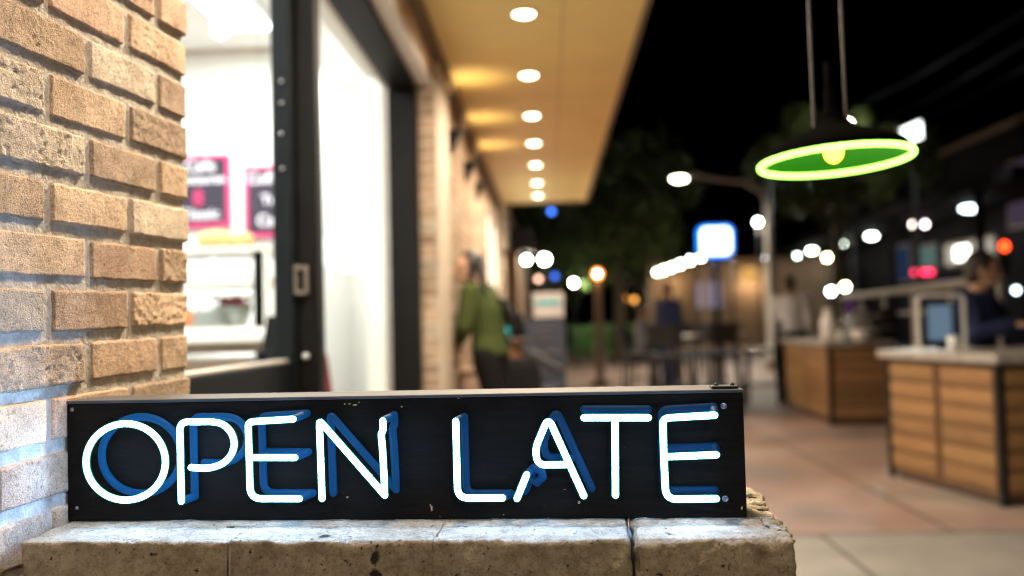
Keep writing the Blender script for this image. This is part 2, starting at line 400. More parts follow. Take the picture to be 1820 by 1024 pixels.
    def build(s, name, mats, parent=None, remesh=0, bevel=0, colors=False):
        me = bpy.data.meshes.new(name)
        root = parent
        off = Vector((0, 0, 0))
        while root is not None:
            off += root.location; root = root.parent
        me.from_pydata([tuple(v-off) for v in s.v], [], s.f)
        mats = mats if isinstance(mats, (list, tuple)) else [mats]
        for k in mats: me.materials.append(k)
        me.polygons.foreach_set('material_index', s.mi); me.polygons.foreach_set('use_smooth', s.sm)
        if colors:
            a = me.color_attributes.new('Col', 'FLOAT_COLOR', 'POINT')
            a.data.foreach_set('color', [x for c in s.c for x in (*c[:3], 1)])
        me.update()
        o = bpy.data.objects.new(name, me); COL.objects.link(o)
        if parent is not None: o.parent = parent
        if remesh:
            r = o.modifiers.new('remesh', 'REMESH'); r.mode = 'VOXEL'; r.voxel_size = remesh; r.use_smooth_shade = True
            w = o.modifiers.new('smooth', 'SMOOTH'); w.factor = .5; w.iterations = 3
        if bevel:
            b = o.modifiers.new('bevel', 'BEVEL'); b.width = bevel; b.segments = 2; b.limit_method = 'ANGLE'
        return o

def tag(o, label=None, cat=None, group=None, kind=None):
    if label: o['label'] = label
    if cat: o['category'] = cat
    if group: o['group'] = group
    if kind: o['kind'] = kind
    return o
def thing(name, label, cat, loc=(0, 0, 0), group=None):
    o = bpy.data.objects.new(name, None); COL.objects.link(o); o.location = loc; o.empty_display_size = .1
    return tag(o, label, cat, group)
def structure(o): o['kind'] = 'structure'; return o
def copy_tree(o, parent=None):
    c = o.copy(); COL.objects.link(c)
    if parent is not None: c.parent = parent
    for ch in list(o.children): copy_tree(ch, c)
    return c
def lamp(name, kind, loc, energy, color, parent=None, size=.05, direction=None, angle=150, blend=1.0, shape=None, size_y=None):
    d = bpy.data.lights.new(name, kind); d.energy = energy; d.color = color
    if kind == 'AREA':
        d.size = size
        if size_y: d.shape = 'RECTANGLE'; d.size_y = size_y
    else: d.shadow_soft_size = size
    if kind == 'SPOT': d.spot_size = R_(angle); d.spot_blend = blend
    o = bpy.data.objects.new(name, d); COL.objects.link(o)
    loc = Vector(loc)
    if direction is not None: o.rotation_euler = Vector(direction).to_track_quat('-Z', 'Y').to_euler()
    if parent is not None:
        off = Vector((0, 0, 0)); q = parent
        while q is not None: off += q.location; q = q.parent
        o.parent = parent; loc = loc-off
    o.location = loc
    return o

# ------------------------------------------------------------------ setting
WX = -.643                                     # plane of the shop front brick face
def sheet(name, x0, x1, y0, y1, z, m, nx=1, ny=1):
    b = MB()
    for i in range(nx):
        for j in range(ny):
            xa = x0+(x1-x0)*i/nx; xb = x0+(x1-x0)*(i+1)/nx; ya = y0+(y1-y0)*j/ny; yb = y0+(y1-y0)*(j+1)/ny
            b.add([(xa, ya, z), (xb, ya, z), (xb, yb, z), (xa, yb, z)], [(0, 1, 2, 3)])
    return structure(b.build(name, m))
sheet('ground', -600, 600, -200, 1200, -.02, M['asphalt'])
sheet('plaza', -.62, 9.2, -3, 44, 0, M['plaza'])
slab = MB()
slab.add([(-.62, -3, .004), (9.2, -3, .004), (9.2, 4.78, .004), (-.62, 4.78, .004)], [(0, 1, 2, 3)])
structure(slab.build('concrete_path', M['concrete']))
j = MB()
for (x0, y0, x1, y1) in ((-.6, 4.775, 9.2, 4.80), (1.33, -3, 1.35, 4.77), (4.1, -3, 4.12, 4.77), (-.6, 1.6, 1.33, 1.62), (1.35, 1.6, 4.1, 1.62),
                         (2.0, 4.8, 2.015, 30), (-.6, 9.2, 1.99, 9.22), (-.6, 14, 1.99, 14.02)):
    j.add([(x0, y0, .008), (x1, y0, .008), (x1, y1, .008), (x0, y1, .008)], [(0, 1, 2, 3)])
structure(j.build('pavement_joint', M['joint']))
kerb = MB(); kerb.box((9.2, -3, -.02), (9.38, 44, .03), bev=.01)
structure(kerb.build('kerb', M['concrete']))

# ------------------------------------------------------------------ brick shop building
shop = thing('shop_building', 'buff brick shop with dark framed window and lit cream canopy along the pavement', 'building', (WX, 1.6, 0))
CM, BL, PROUD = .076, .2325, .0050
ROW0 = CAMZ-.067-.076*13                       # underside of the lowest course counted
PEND = 1.618                                   # far corner of the near brick pier
def tint():
    t = random.random()
    base = Vector((.68, .50, .345)) if t < .55 else (Vector((.66, .46, .325)) if t < .75 else (Vector((.68, .57, .445)) if t < .9 else Vector((.54, .40, .29))))
    return tuple(base*random.uniform(.80, 1.20))
def fbm(v, o=3): return noise.fractal(v, 1.0, 2.0, o)
pier = MB()
PA = math.atan(.091)                           # the near pier stands turned a few degrees, its courses run slightly uphill
PC, PB, PJ = .0705, .1925, .0140
PPROUD = .0040
PEND = 1.545
def pier_pt(h, y, z):
    """h out of the face, y along the street, z up"""
    return Vector((-.749+.091*y + h*math.cos(PA), y - h*math.sin(PA), z+.017*(y-1.53)))
def rough_brick(y0, y1, z0, z1, hi, end=False, dx=0.0):
    """a brick of the pier, its face modelled as a rough height field"""
    col = tint(); sd = random.uniform(0, 90); tx, tz = random.uniform(-.006, .006), random.uniform(-.012, .012)
    step = .0027 if hi else .03
    rough = random.choice((.3, .5, .7, 1.0, 1.8))
    n = max(3, int((y1-y0)/step)); m = max(3, int((z1-z0)/step))
    vs = []; fs = []; re = .0022
    for i in range(n+1):
        for k in range(m+1):
            y = y0+(y1-y0)*i/n; z = z0+(z1-z0)*k/m
            p = Vector((sd, y, z)); ey = ez = 0
            d = min(y-y0, y1-y, z-z0, z1-z)
            if hi:
                ey = .0012*noise.noise(p*55)+.0009*noise.noise(p*190); ez = .0014*noise.noise(p*48+Vector((9, 3, 1)))+.0009*noise.noise(p*190)
                g = min(1, max(0, (d+.0012*noise.noise(p*120))/re)); g = g*(2-g)
                nn = noise.noise(Vector((p.x, p.y*140, p.z*230)))
                pit = -.0042*max(0, nn-.30)*rough
                h = PPROUD*g + (y-(y0+y1)/2)*tx + (z-(z0+z1)/2)*tz + g*(.0010*fbm(p*26)+rough*(.0007*noise.noise(p*110)+.0005*noise.noise(p*300))+pit)
            else: h = PPROUD
            if d < 1e-6: h = -.004 if not (end and i == n) else -.10
            elif not hi:
                y = y0+.002 if i == 1 else (y1-.002 if i == n-1 else y); z = z0+.002 if k == 1 else (z1-.002 if k == m-1 else z)
            vs.append(pier_pt(h+dx, y+ey, z+ez))
    for i in range(n):
        for k in range(m):
            a = i*(m+1)+k; fs.append((a, a+m+1, a+m+2, a+1))
    pier.add(vs, fs, col, 0, hi)
JG = .0105                                     # joint width of the shop front
PZ0 = CAMZ-.0600
for k in range(-14, 24):
    z0 = PZ0+k*PC; z1 = z0+PC-PJ
    if z1 > 2.72: break
    first = .090 if (k % 2 == 0) else .178
    y1 = PEND
    while y1 > -.5:
        ln = first if y1 == PEND else PB-PJ
        y0 = y1-ln
        hi = .98 < y1 and .72 < z0 < 1.75
        rough_brick(y0+random.uniform(-.0015, .0015), y1+(random.uniform(-.005, .005) if y1 == PEND else random.uniform(-.0015, .0015)), z0+random.uniform(-.001, .001), z1+random.uniform(-.001, .001), hi, y1 == PEND, random.uniform(-.0012, .0015))
        y1 = y0-PJ*random.uniform(.9, 1.1)
pier.build('brick_pier', M['brick'], shop, colors=True)['label'] = 'rough buff brick pier beside the neon sign'
mo = MB()
# raked sandy mortar bed
n, m_ = 230, 330
vs = []; fs = []
for i in range(n+1):
    for k in range(m_+1):
        y = .85+(PEND-.010-.85)*i/n; z = .6+1.25*k/m_; q = Vector((y, z, 2))
        vs.append(pier_pt(-.0004+.0013*noise.noise(q*35)+.0009*noise.noise(q*140), y, z))
for i in range(n):
    for k in range(m_):
        a = i*(m_+1)+k; fs.append((a, a+m_+1, a+m_+2, a+1))
mo.add(vs, fs, smooth=True)
rg = []
for z in (0, 2.745): rg.append([Vector((pier_pt(h, y, 0).x, pier_pt(h, y, 0).y, z)) for h, y in ((-.0045, -.5), (-.0045, PEND-.012), (-.30, PEND-.012), (-.30, -.5))])
mo.loft(rg, smooth=False)
mo.build('mortar', M['mortar'], shop)
ROW0 = CAMZ-.067-.076*13

JY = 5.41                                      # near face of the far jamb
# far brick wall of real bricks
fw = MB()
def plain_brick(a, b, col):
    fw.box(a, b, col, 0)
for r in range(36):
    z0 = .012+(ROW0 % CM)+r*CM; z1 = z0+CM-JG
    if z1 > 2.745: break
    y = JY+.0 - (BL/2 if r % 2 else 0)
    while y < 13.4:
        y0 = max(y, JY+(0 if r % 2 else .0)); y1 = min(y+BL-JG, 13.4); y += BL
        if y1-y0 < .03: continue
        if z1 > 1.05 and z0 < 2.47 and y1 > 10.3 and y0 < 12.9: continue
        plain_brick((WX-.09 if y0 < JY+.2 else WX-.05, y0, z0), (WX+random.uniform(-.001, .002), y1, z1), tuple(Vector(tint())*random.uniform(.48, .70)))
# bricks over the window opening
for r in range(36):
    z0 = .012+(ROW0 % CM)+r*CM; z1 = z0+CM-JG
    if z1 > 2.745 or z0 < 2.51: continue
    y = PEND+.01 - (BL/2 if r % 2 else 0)
    while y < JY:
        y0 = max(y, PEND+.01); y1 = min(y+BL-JG, JY-JG); y += BL
        if y1-y0 < .03: continue
        plain_brick((WX-.092, y0, z0), (WX+random.uniform(-.001, .002), y1, z1), tint())
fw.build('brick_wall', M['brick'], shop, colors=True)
fm = MB()
fm.box((WX-.30, JY+.004, 0), (WX-.008, 10.3, 2.745)); fm.box((WX-.30, 12.9, 0), (WX-.008, 13.396, 2.745))
fm.box((WX-.30, 10.3, 0), (WX-.008, 12.9, 1.05)); fm.box((WX-.30, 10.3, 2.47), (WX-.008, 12.9, 2.745))
fm.box((WX-.30, PEND, 2.52), (WX-.008, JY, 2.745))
fm.build('mortar', M['mortar'], shop)
lw = MB(); lw.box((WX-.12, 10.3, 1.05), (WX-.06, 12.9, 2.47))
w_ = lw.build('window', M['lit_window'], shop); w_['label'] = 'tall glowing shop window at the far end of the brick wall'
lf = MB()
for y in (10.3, 11.58, 12.84): lf.box((WX-.06, y, 1.05), (WX-.02, y+.06, 2.47))
lf.box((WX-.06, 10.36, 1.05), (WX-.02, 12.84, 1.10)); lf.box((WX-.06, 10.36, 2.42), (WX-.02, 12.84, 2.47))
lf.build('frame', M['cream'], w_)
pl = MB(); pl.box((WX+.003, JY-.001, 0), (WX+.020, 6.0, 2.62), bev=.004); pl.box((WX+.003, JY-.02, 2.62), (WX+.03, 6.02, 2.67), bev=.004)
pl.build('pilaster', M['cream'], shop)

# canopy
CH = 2.75
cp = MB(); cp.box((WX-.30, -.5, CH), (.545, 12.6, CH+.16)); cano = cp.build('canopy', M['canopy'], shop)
cano['label'] = 'cream painted canopy soffit over the pavement'
se = MB()
for y in (1.9, 4.3, 6.7, 9.1, 11.5): se.box((WX+.06, y, CH-.0012), (.52, y+.005, CH-.0002))
for x in (.12,): se.box((x, -.4, CH-.0010), (x+.004, 12.5, CH-.0003))
se.build('panel_seam', M['fascia'], cano)
fa = MB(); fa.box((.547, -.5, CH-.012), (.575, 12.6, CH+.20)); fa.box((WX-.30, 12.602, CH-.012), (.575, 12.63, CH+.20))
fa.build('fascia', M['fascia'], cano)
tr = MB(); tr.box((WX+.012, -.5, CH-.055), (WX+.05, 12.6, CH-.002)); tr.build('cornice', M['fascia'], cano)

# shopfront frame
FX0, FX1 = -.90, -.735
fr = MB()
fr.box((FX0, PEND+.03, 2.49), (FX1, JY, 2.60), bev=.004)                    # head
fr.box((FX0, JY-.10, 0), (FX1, JY-.003, 2.488), bev=.004)                    # far jamb
fr.box((FX0, PEND+.002, 0), (FX1, PEND+.03, 2.60), bev=.004)                 # near jamb behind the pier
front = fr.build('shopfront_frame', M['frame'], shop)
ps = MB(); ps.box((-.868, 3.20, 0), (-.795, 3.29, 2.488), bev=.004); post = ps.build('post', M['frame'], front)
st = MB(); st.box((-.945, 3.17, 0), (-.872, 3.30, 2.485), bev=.008); st.box((-.885, 3.185, 0), (-.868, 3.30, 2.485))
for px, py in ((500, 145), (500, 183), (500, 238), (502, 300)):
    p = at(px, py, 3.17); st.ball((p.x, 3.168, p.z), .006, 10, 6, m=1)
st.build('door_stile', [M['frame_blue'], M['steel']], front)
hd = MB(); p = at(537, 498, 3.19)
hd.box((p.x-.022, 3.165, p.z-.05), (p.x-.012, 3.2, p.z+.05), bev=.003); hd.box((p.x+.012, 3.165, p.z-.05), (p.x+.022, 3.2, p.z+.05), bev=.003)
hd.box((p.x-.012, 3.166, p.z+.038), (p.x+.012, 3.2, p.z+.05)); hd.box((p.x-.012, 3.166, p.z-.05), (p.x+.012, 3.2, p.z-.038))
hd.build('handle', M['handle'], front)
q = at(543, 634, 3.19); lk = MB(); lk.ball((q.x, 3.195, q.z), (.013, .01, .013)); lk.build('lock', M['steel'], front)
kp = MB(); kp.box((-.925, PEND+.032, .0), (-.885, 3.168, .985)); kp.build('kick_panel', M['frame_blue'], front)
kc = MB(); kc.box((-.927, PEND+.032, .987), (-.895, 3.166, 1.0), bev=.003); kc.build('rail_cap', M['frame_cap'], front)
gl = MB(); gl.box((-.909, PEND+.033, 1.003), (-.903, 3.167, 2.488)); gl.build('pane', M['glass'], front)
gl = MB(); gl.box((-.835, 3.292, .05), (-.829, JY-.102, 2.488)); gl.build('pane', M['glass'], front)
bs = MB(); bs.box((-.89, 3.295, 0), (-.76, JY-.102, .048)); bs.build('threshold', M['frame'], front)

# the room behind the glass
ro = MB()
ro.box((-7, 6.13, 0), (-1.54, 6.25, 3.0)); ro.box((-1.66, 6.252, 0), (-1.54, 7.42, 3.0)); ro.box((-1.538, 7.30, 0), (-.95, 7.42, 3.0))
ro.box((-7.12, .9, 0), (-7.0, 6.25, 3.0)); ro.box((-7, .9, 0), (-.96, 1.0, 3.0)); ro.box((-1.06, JY+.3, 0), (-.95, 7.299, 3.0))
ro.box((-1.06, 1.002, 2.60), (-.95, JY+.298, 3.0)); ro.box((-1.06, JY+.0, 0), (-.95, JY+.298, 2.598))
shop_in = ro.build('room_wall', M['white_wall'], shop)
ce = MB(); ce.box((-7.1, .9, 3.002), (-.95, 7.42, 3.1)); ce.build('room_ceiling', M['white_ceiling'], shop)
fl = MB(); fl.box((-7.1, .9, -.1), (-.95, 7.42, .012)); fl.build('room_floor', M['tile_floor'], shop)
cv = MB(); cv.box((-7, 6.10, 2.975), (-1.54, 6.128, 2.999)); cv.build('coving', M['cream'], shop)
def tube_light(x, y, label):
    t = thing('ceiling_light', label, 'ceiling light', (x, y, 3.0), 'fluorescent ceiling lights in the shop')
    b = MB(); b.box((x-.16, y-.62, 2.955), (x+.16, y+.62, 3.0), bev=.006); b.build('housing', M['white_plastic'], t)
    b = MB(); b.box((x-.14, y-.60, 2.94), (x+.14, y+.60, 2.953)); b.build('diffuser', M['tube'], t)
    lamp('tube_lamp', 'AREA', (x, y, 2.93), 88, (1, .97, .92), t, size=.28, size_y=1.2, direction=(0, 0, -1))
tube_light(-1.78, 4.95, 'fluorescent ceiling light seen at the top of the shop window')
tube_light(-1.75, 2.6, 'nearer fluorescent ceiling light above the shop counter')
tube_light(-3.6, 4.2, 'fluorescent ceiling light deep inside the shop')
lamp('tube_lamp', 'AREA', (-1.25, 6.3, 2.9), 34, (1, .97, .92), shop, size=.3, size_y=.8, direction=(0, .3, -1))

# canopy downlights
dl = None
ys = [4.88, 6.10, 7.30, 8.42, 9.58, 10.82, 11.88]
names = ['nearest downlight at the top of the picture', 'second nearest downlight in the canopy row', 'third downlight of the canopy row', 'middle downlight of the canopy row',
         'fifth downlight of the canopy row', 'last downlight but one under the canopy', 'farthest downlight by the end of the canopy']
def downlight(y, label, e):
    x = -.086
    t = thing('downlight', label, 'downlight', (x, y, CH), 'recessed downlights in the cream canopy')
    b = MB(); b.lathe([(.056, -.004), (.070, -.006), (.072, 0), (.056, 0), (.056, -.004)], (x, y, CH), 24); b.build('trim_ring', M['trim'], t)
    b = MB(); b.lathe([(.0, -.012), (.039, -.010), (.0545, -.002), (.0545, 0)], (x, y, CH), 24); b.build('lens', M['lens'], t)
    lamp('downlight_lamp', 'SPOT', (x, y, CH-.02), e, (1.0, .83, .61), t, size=.045, direction=(0, 0, -1), angle=165, blend=.8)
for y, l in zip(ys, names): downlight(y, 'round warm '+l, 205 if y < 8 else 270)
downlight(3.66, 'round warm downlight above the shop door', 300)
downlight(2.44, 'round warm downlight above the brick pier', 520)
downlight(1.22, 'round warm downlight above the neon sign', 110)
# uplights on the wall
def sconce(y, label):
    t = thing('wall_sconce', label, 'wall light', (WX, y, 2.33), 'dark uplights on the brick wall')
    b = MB(); b.loft([[(WX+.012, y-.05, 2.40), (WX+.012, y+.05, 2.40), (WX+.11, y+.04, 2.40), (WX+.11, y-.04, 2.40)],
                      [(WX+.012, y-.02, 2.24), (WX+.012, y+.02, 2.24), (WX+.03, y+.012, 2.24), (WX+.03, y-.012, 2.24)]], smooth=False)
    b.build('shade', M['black_metal'], t)
    lamp('sconce_lamp', 'SPOT', (WX+.10, y, 2.43), 8, (1, .76, .42), t, size=.03, direction=(.22, .0, 1), angle=100, blend=1)
for y, l in ((6.12, 'nearest'), (7.32, 'middle'), (8.44, 'farthest')): sconce(y, 'dark tapered uplight on the brick wall, %s of three' % l)

# ------------------------------------------------------------------ stone ledge wall
LZ = .8564
wall = thing('stone_wall', 'low wall of pitted sandy stone blocks carrying the neon sign', 'wall', (-.2, 1.2, 0))
fl_, fr_, br_, bl_ = Vector((-.632, 1.086, 0)), Vector((.267, 1.044, 0)), Vector((.290, 1.372, 0)), Vector((-.632, 1.40, 0))
def coping(u0, u1, rough, seed, z0=LZ-.19, z1=LZ, seams=(0, 0), col=(1, 1, 1)):
    """a block between two fractions of the wall's length, split faces worked as noise"""
    b = MB(); step = .0027
    A = fl_.lerp(fr_, u0); B = fl_.lerp(fr_, u1); C = bl_.lerp(br_, u1); D = bl_.lerp(br_, u0)
    L0 = (B-A).length; Dp = (D-A).length; Hh = z1-z0
    bm = bmesh.new()
    def P(u, v, w): return (A.lerp(B, u)).lerp(D.lerp(C, u), v) + Vector((0, 0, z0+w*Hh))
    nu, nv, nw = max(4, int(L0/step)), max(4, int(Dp/step/1.6)), max(4, int(Hh/step/1.4))
    key = {}
    def vert(i, j, k):
        if (i, j, k) not in key:
            u, v, w = i/nu, j/nv, k/nw; p = P(u, v, w); s = p+Vector((seed, 0, 0))
            c = P(.5, .5, .5)
            du, dv, dw = min(u+9*seams[0], 1-u+9*seams[1])*L0, min(v, 1-v)*Dp, min(w, 1-w)*Hh
            # arris rounding
            e = .0032*(.35+1.6*abs(noise.noise(s*30)))*(.7+rough)
            nrm = Vector((0, 0, 0))
            if i == 0: nrm -= (B-A).normalized()
            if i == nu: nrm += (B-A).normalized()
            if j == 0: nrm -= (D-A).normalized()
            if j == nv: nrm += (D-A).normalized()
            if k == 0: nrm.z -= 1
            if k == nw: nrm.z += 1
            near = [d for d in (du, dv, dw)]
            near.sort()
            pull = max(0, 1-near[1]/e)**2*e*.55
            nn = nrm.normalized() if nrm.length else nrm
            top = (k == nw)
            amp = (.0016 if top else .0065*rough)
            d = amp*fbm(s*(20 if top else 14), 4) + (.0012*noise.noise(s*150)+.0009*noise.noise(s*330)+(0 if top else .0018*noise.noise(s*55)+.0010*noise.noise(s*95)))*(rough if not top else .7)
            h = noise.noise(s*62+Vector((5, 5, 5)))
            if h > .42: d -= .008*(h-.42)*(1.6 if not top else .8)
            ridge = abs(noise.noise(s*11+Vector((2, 8, 3))))
            if not top and ridge < .05: d -= .004*rough*(1-ridge/.05)
            key[(i, j, k)] = (len(b.v), None); b.v.append(p+nn*(d-pull)); b.c.append(col)
        return key[(i, j, k)][0]
    def face(q): b.f.append(q); b.mi.append(0); b.sm.append(True)
    for i in range(nu):
        for k in range(nw):
            face([vert(i, 0, k), vert(i+1, 0, k), vert(i+1, 0, k+1), vert(i, 0, k+1)])
            face([vert(i+1, nv, k), vert(i, nv, k), vert(i, nv, k+1), vert(i+1, nv, k+1)])
        for j_ in range(nv):
            face([vert(i, j_, nw), vert(i+1, j_, nw), vert(i+1, j_+1, nw), vert(i, j_+1, nw)])
            face([vert(i, j_+1, 0), vert(i+1, j_+1, 0), vert(i+1, j_, 0), vert(i, j_, 0)])
    for j_ in range(nv):
        for k in range(nw):
            face([vert(0, j_+1, k), vert(0, j_, k), vert(0, j_, k+1), vert(0, j_+1, k+1)])
            face([vert(nu, j_, k), vert(nu, j_+1, k), vert(nu, j_+1, k+1), vert(nu, j_, k+1)])
    return b.build('coping_stone', M['stone'], wall, colors=True)
coping(0, .2828, .6, 3, seams=(0, 1), col=(1.0, .97, .92))
coping(.2850, .5490, .65, 11, seams=(1, 1), col=(.96, .95, .93))
coping(.5497, .797, .75, 27, seams=(1, 0), col=(1.0, 1.0, 1.0))
coping(.806, 1, 1.5, 41, col=(1.04, 1.0, .96))
ba = MB()
for r in range(4):
    z1 = LZ-.195-r*.165; z0 = z1-.16
    cuts = [0, .22, .47, .75, 1] if r % 2 else [0, .33, .6, 1]
    for a_, b_ in zip(cuts, cuts[1:]):
        pts = [fl_.lerp(fr_, a_+.004), fl_.lerp(fr_, b_-.004), bl_.lerp(br_, b_-.004), bl_.lerp(br_, a_+.004)]
        pts = [p + (Vector((0, .018, 0)) if i < 2 else Vector((0, -.018, 0))) for i, p in enumerate(pts)]
        g = random.uniform(.8, 1)
        ba.loft([[Vector((p.x, p.y, max(0, z0))) for p in pts], [Vector((p.x, p.y, z1)) for p in pts]], (g, g, g), smooth=False)
ba.build('base_course', M['stone'], wall, colors=True, bevel=.008)
mj = MB()
for u in (.2839,):
    a_ = fl_.lerp(fr_, u); d_ = bl_.lerp(br_, u); w2 = Vector((.003, 0, 0))
    mj.loft([[a_-w2+Vector((0, .008, z)), a_+w2+Vector((0, .008, z)), d_+w2+Vector((0, -.01, z)), d_-w2+Vector((0, -.01, z))] for z in (LZ-.19, LZ-.004)], smooth=False)
mj.build('mortar_joint', M['mortar'], wall)
# lumps of mortar and broken stone at the far right of the top
crumb = MB()
for (px, py, r) in ((1333, 872, .006), (1340, 880, .007), (1345, 888, .005), (1352, 893, .008), (1372, 922, .008), (1380, 930, .009), (1388, 936, .007), (1366, 917, .006), (1358, 902, .006), (1394, 940, .005)):
    p = on_plane(px, py+3, Vector((0, 0, LZ)), Vector((0, 0, 1)))
    X = Matrix.Rotation(random.uniform(0, 3), 3, 'Z')
    k0 = len(crumb.v); crumb.ball(p+Vector((-r*.5, 0, r*.05)), (r*1.5, r*1.1, r*.5), 16, 10, X=X)
    for i in range(k0, len(crumb.v)): crumb.v[i] += Vector((1, 1, .6))*(.004*noise.noise(crumb.v[i]*120)+.002*noise.noise(crumb.v[i]*300))
crumb.build('mortar_crust', M['stone'], wall, colors=True)
# thin cable hanging in the open joint
u = .8015; a_ = fl_.lerp(fr_, u); d_ = bl_.lerp(br_, u)
cb = MB(); cb.tube([a_+Vector((-.002, .035, LZ+.006)), a_+Vector((-.002, .016, LZ+.004)), a_+Vector((-.001, .003, LZ-.004)), a_+Vector((0, .001, LZ-.03)), a_+Vector((.001, .002, LZ-.12)), a_+Vector((0, .004, LZ-.3))], .0017, 8)
tag(cb.build('power_cable', M['black_metal']), 'thin black cable hanging in the gap between two coping stones', 'cable')

# ------------------------------------------------------------------ neon sign
TH = .05434; S0 = Vector((-.636, 1.2039, LZ+.0006)); SL, SH, SD = .8747, .1567, .088
U = Vector((math.cos(TH), -math.sin(TH), 0)); NB = Vector((math.sin(TH), math.cos(TH), 0)); ZZ = Vector((0, 0, 1))
XS = Matrix((U, NB, ZZ)).transposed().to_4x4(); XS.translation = S0
sign = thing('neon_sign', 'black box sign with glowing white neon letters OPEN LATE resting on the stone wall', 'neon sign', S0)
b = MB(); b.box((0, 0, 0), (SL, SD, SH-.004), X=XS, bev=.0012)
b.build('sign_box', M['panel'], sign)
b = MB(); b.box((-.0008, -.0008, SH-.0039), (SL+.0008, SD, SH), X=XS, bev=.0008); b.build('lid', M['sign_top'], sign)
b = MB(); b.box((SL-.037, .006, SH+.0002), (SL-.004, .030, SH+.0040), X=XS, bev=.001)
b.ball(XS @ Vector((SL-.010, .018, SH+.0045)), .003, 10, 6); b.ball(XS @ Vector((SL-.030, .018, SH+.0045)), .003, 10, 6)
b.build('bracket', M['black_metal'], sign)
TD = .036
def on_sign(px, py, d): return on_plane(px, py, S0-NB*d, NB)
def smooth_path(pts, n=6):
    out = []
    for i in range(len(pts)-1):
        p0 = pts[max(0, i-1)]; p1 = pts[i]; p2 = pts[i+1]; p3 = pts[min(len(pts)-1, i+2)]
        for k in range(n):
            t = k/n
            out.append(tuple(.5*((2*p1[c])+(-p0[c]+p2[c])*t+(2*p0[c]-5*p1[c]+4*p2[c]-p3[c])*t*t+(-p0[c]+3*p1[c]-3*p2[c]+p3[c])*t**3) for c in (0, 1)))
    out.append(tuple(pts[-1])); return out
def dense(pts, n=4):
    out = []
    for a_, b_ in zip(pts, pts[1:]):
        out += [(a_[0]+(b_[0]-a_[0])*k/n, a_[1]+(b_[1]-a_[1])*k/n) for k in range(n)]
    return out+[pts[-1]]
def corner(pts, r):
    """polyline with each inner corner turned into an arc"""
    out = [pts[0]]
    for a_, p, b_ in zip(pts, pts[1:], pts[2:]):
        da = math.dist(a_, p); db = math.dist(p, b_); q = min(r, da*.49, db*.49)
        s = (p[0]+(a_[0]-p[0])*q/da, p[1]+(a_[1]-p[1])*q/da); e = (p[0]+(b_[0]-p[0])*q/db, p[1]+(b_[1]-p[1])*q/db)
        for k in range(9):
            t = k/8; out.append(tuple((1-t)**2*s[c]+2*t*(1-t)*p[c]+t*t*e[c] for c in (0, 1)))
    out.append(pts[-1]); return out
ell = [(223.7+70.5*math.cos(2*PI*k/48), 821+68*math.sin(2*PI*k/48)) for k in range(48)]
LET = [
 ('O', (28, -12), [('closed', ell)], []),
 ('P', (24, -9), [('open', corner([(322.5, 891), (319.5, 749.5), (352, 750)], 16) + smooth_path([(352, 750), (378, 750), (397, 755), (411, 769), (416.5, 789), (411, 808), (397, 823), (376, 831), (356, 832), (340, 831)])[1:])], [0]),
 ('E', (24, -10), [('open', corner([(521, 745), (455, 749), (441, 751), (442.7, 800), (445, 886.5), (532, 886.5)], 21)), ('open', [(446, 813.5), (524, 813.5)])], [0, 1, 3]),
 ('N', (20, -10), [('open', corner([(572.5, 886), (567.5, 747), (684, 880)], 8)), ('open', [(683.5, 879), (682.8, 850), (680, 800), (677.5, 772), (681, 764), (680.5, 748)])], [3]),
 ('L', (15, -8), [('open', corner([(810, 749), (813.5, 885.5), (893, 885)], 20))], [0, 1]),
 ('A', (14, -13), [('open', [(919, 886), (936, 844)]), ('open', corner([(1037.5, 881), (974.5, 742), (951, 798), (956, 826.5), (1007, 826)], 17))], [1]),
 ('T', (0, -15), [('open', [(1038, 742.5), (1152, 742.5)]), ('open', [(1093, 744), (1094, 880)])], []),
 ('E', (-2, -15), [('open', corner([(1270, 738), (1199, 742), (1178, 744), (1180, 815), (1183.5, 887.4), (1273, 886.4)], 20)), ('open', [(1183, 812), (1273, 808.5)])], [0, 3]),
]
for li, (ch, (sx, sy), strokes, hoods) in enumerate(LET):
    b = MB(); back = MB(); halo = MB(); ends = []
    for kind, pts in strokes:
        if kind == 'closed':
            b.tube([on_sign(x, y, TD) for x, y in pts], .0037, 16, closed=True, back=NB); halo.tube([on_sign(x, y, TD+.0008) for x, y in pts], .0047, 12, closed=True)
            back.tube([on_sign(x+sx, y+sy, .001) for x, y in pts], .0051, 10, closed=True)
        else:
            pts = [pts[0]]+list(pts[1:])
            q = dense(pts, 1) if len(pts) > 6 else dense(pts, 6)
            b.tube([on_sign(x, y, TD+.0004*noise.noise(Vector((x*.03, y*.03, 1)))) for x, y in q], [.0037*(1+.035*noise.noise(Vector((x*.06, y*.06, 7)))) for x, y in q], 16, back=NB)
            back.tube([on_sign(x+sx, y+sy, .001) for x, y in q], .0051, 10); halo.tube([on_sign(x, y, TD+.0008) for x, y in q], .0047, 12)
            ends += [pts[0], pts[-1]]
    for k in hoods:
        x, y = ends[k]
        # the tube end bending back into the box, glowing like the backing
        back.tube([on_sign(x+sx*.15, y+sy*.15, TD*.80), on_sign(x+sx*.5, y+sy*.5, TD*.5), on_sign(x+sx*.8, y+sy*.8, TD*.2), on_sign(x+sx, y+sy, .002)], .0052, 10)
    if ch == 'A':
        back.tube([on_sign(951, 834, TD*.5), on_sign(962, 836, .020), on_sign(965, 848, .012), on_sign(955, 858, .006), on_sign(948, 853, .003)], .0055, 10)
    lo = b.build('neon_letter', [M['neon'], M['sheath']], sign); lo['label'] = 'glowing white neon letter %s' % ch
    halo.build('tube_halo', M['halo_shell'], lo); back.build('letter_backing', M['blue%d' % (li//2)], lo)
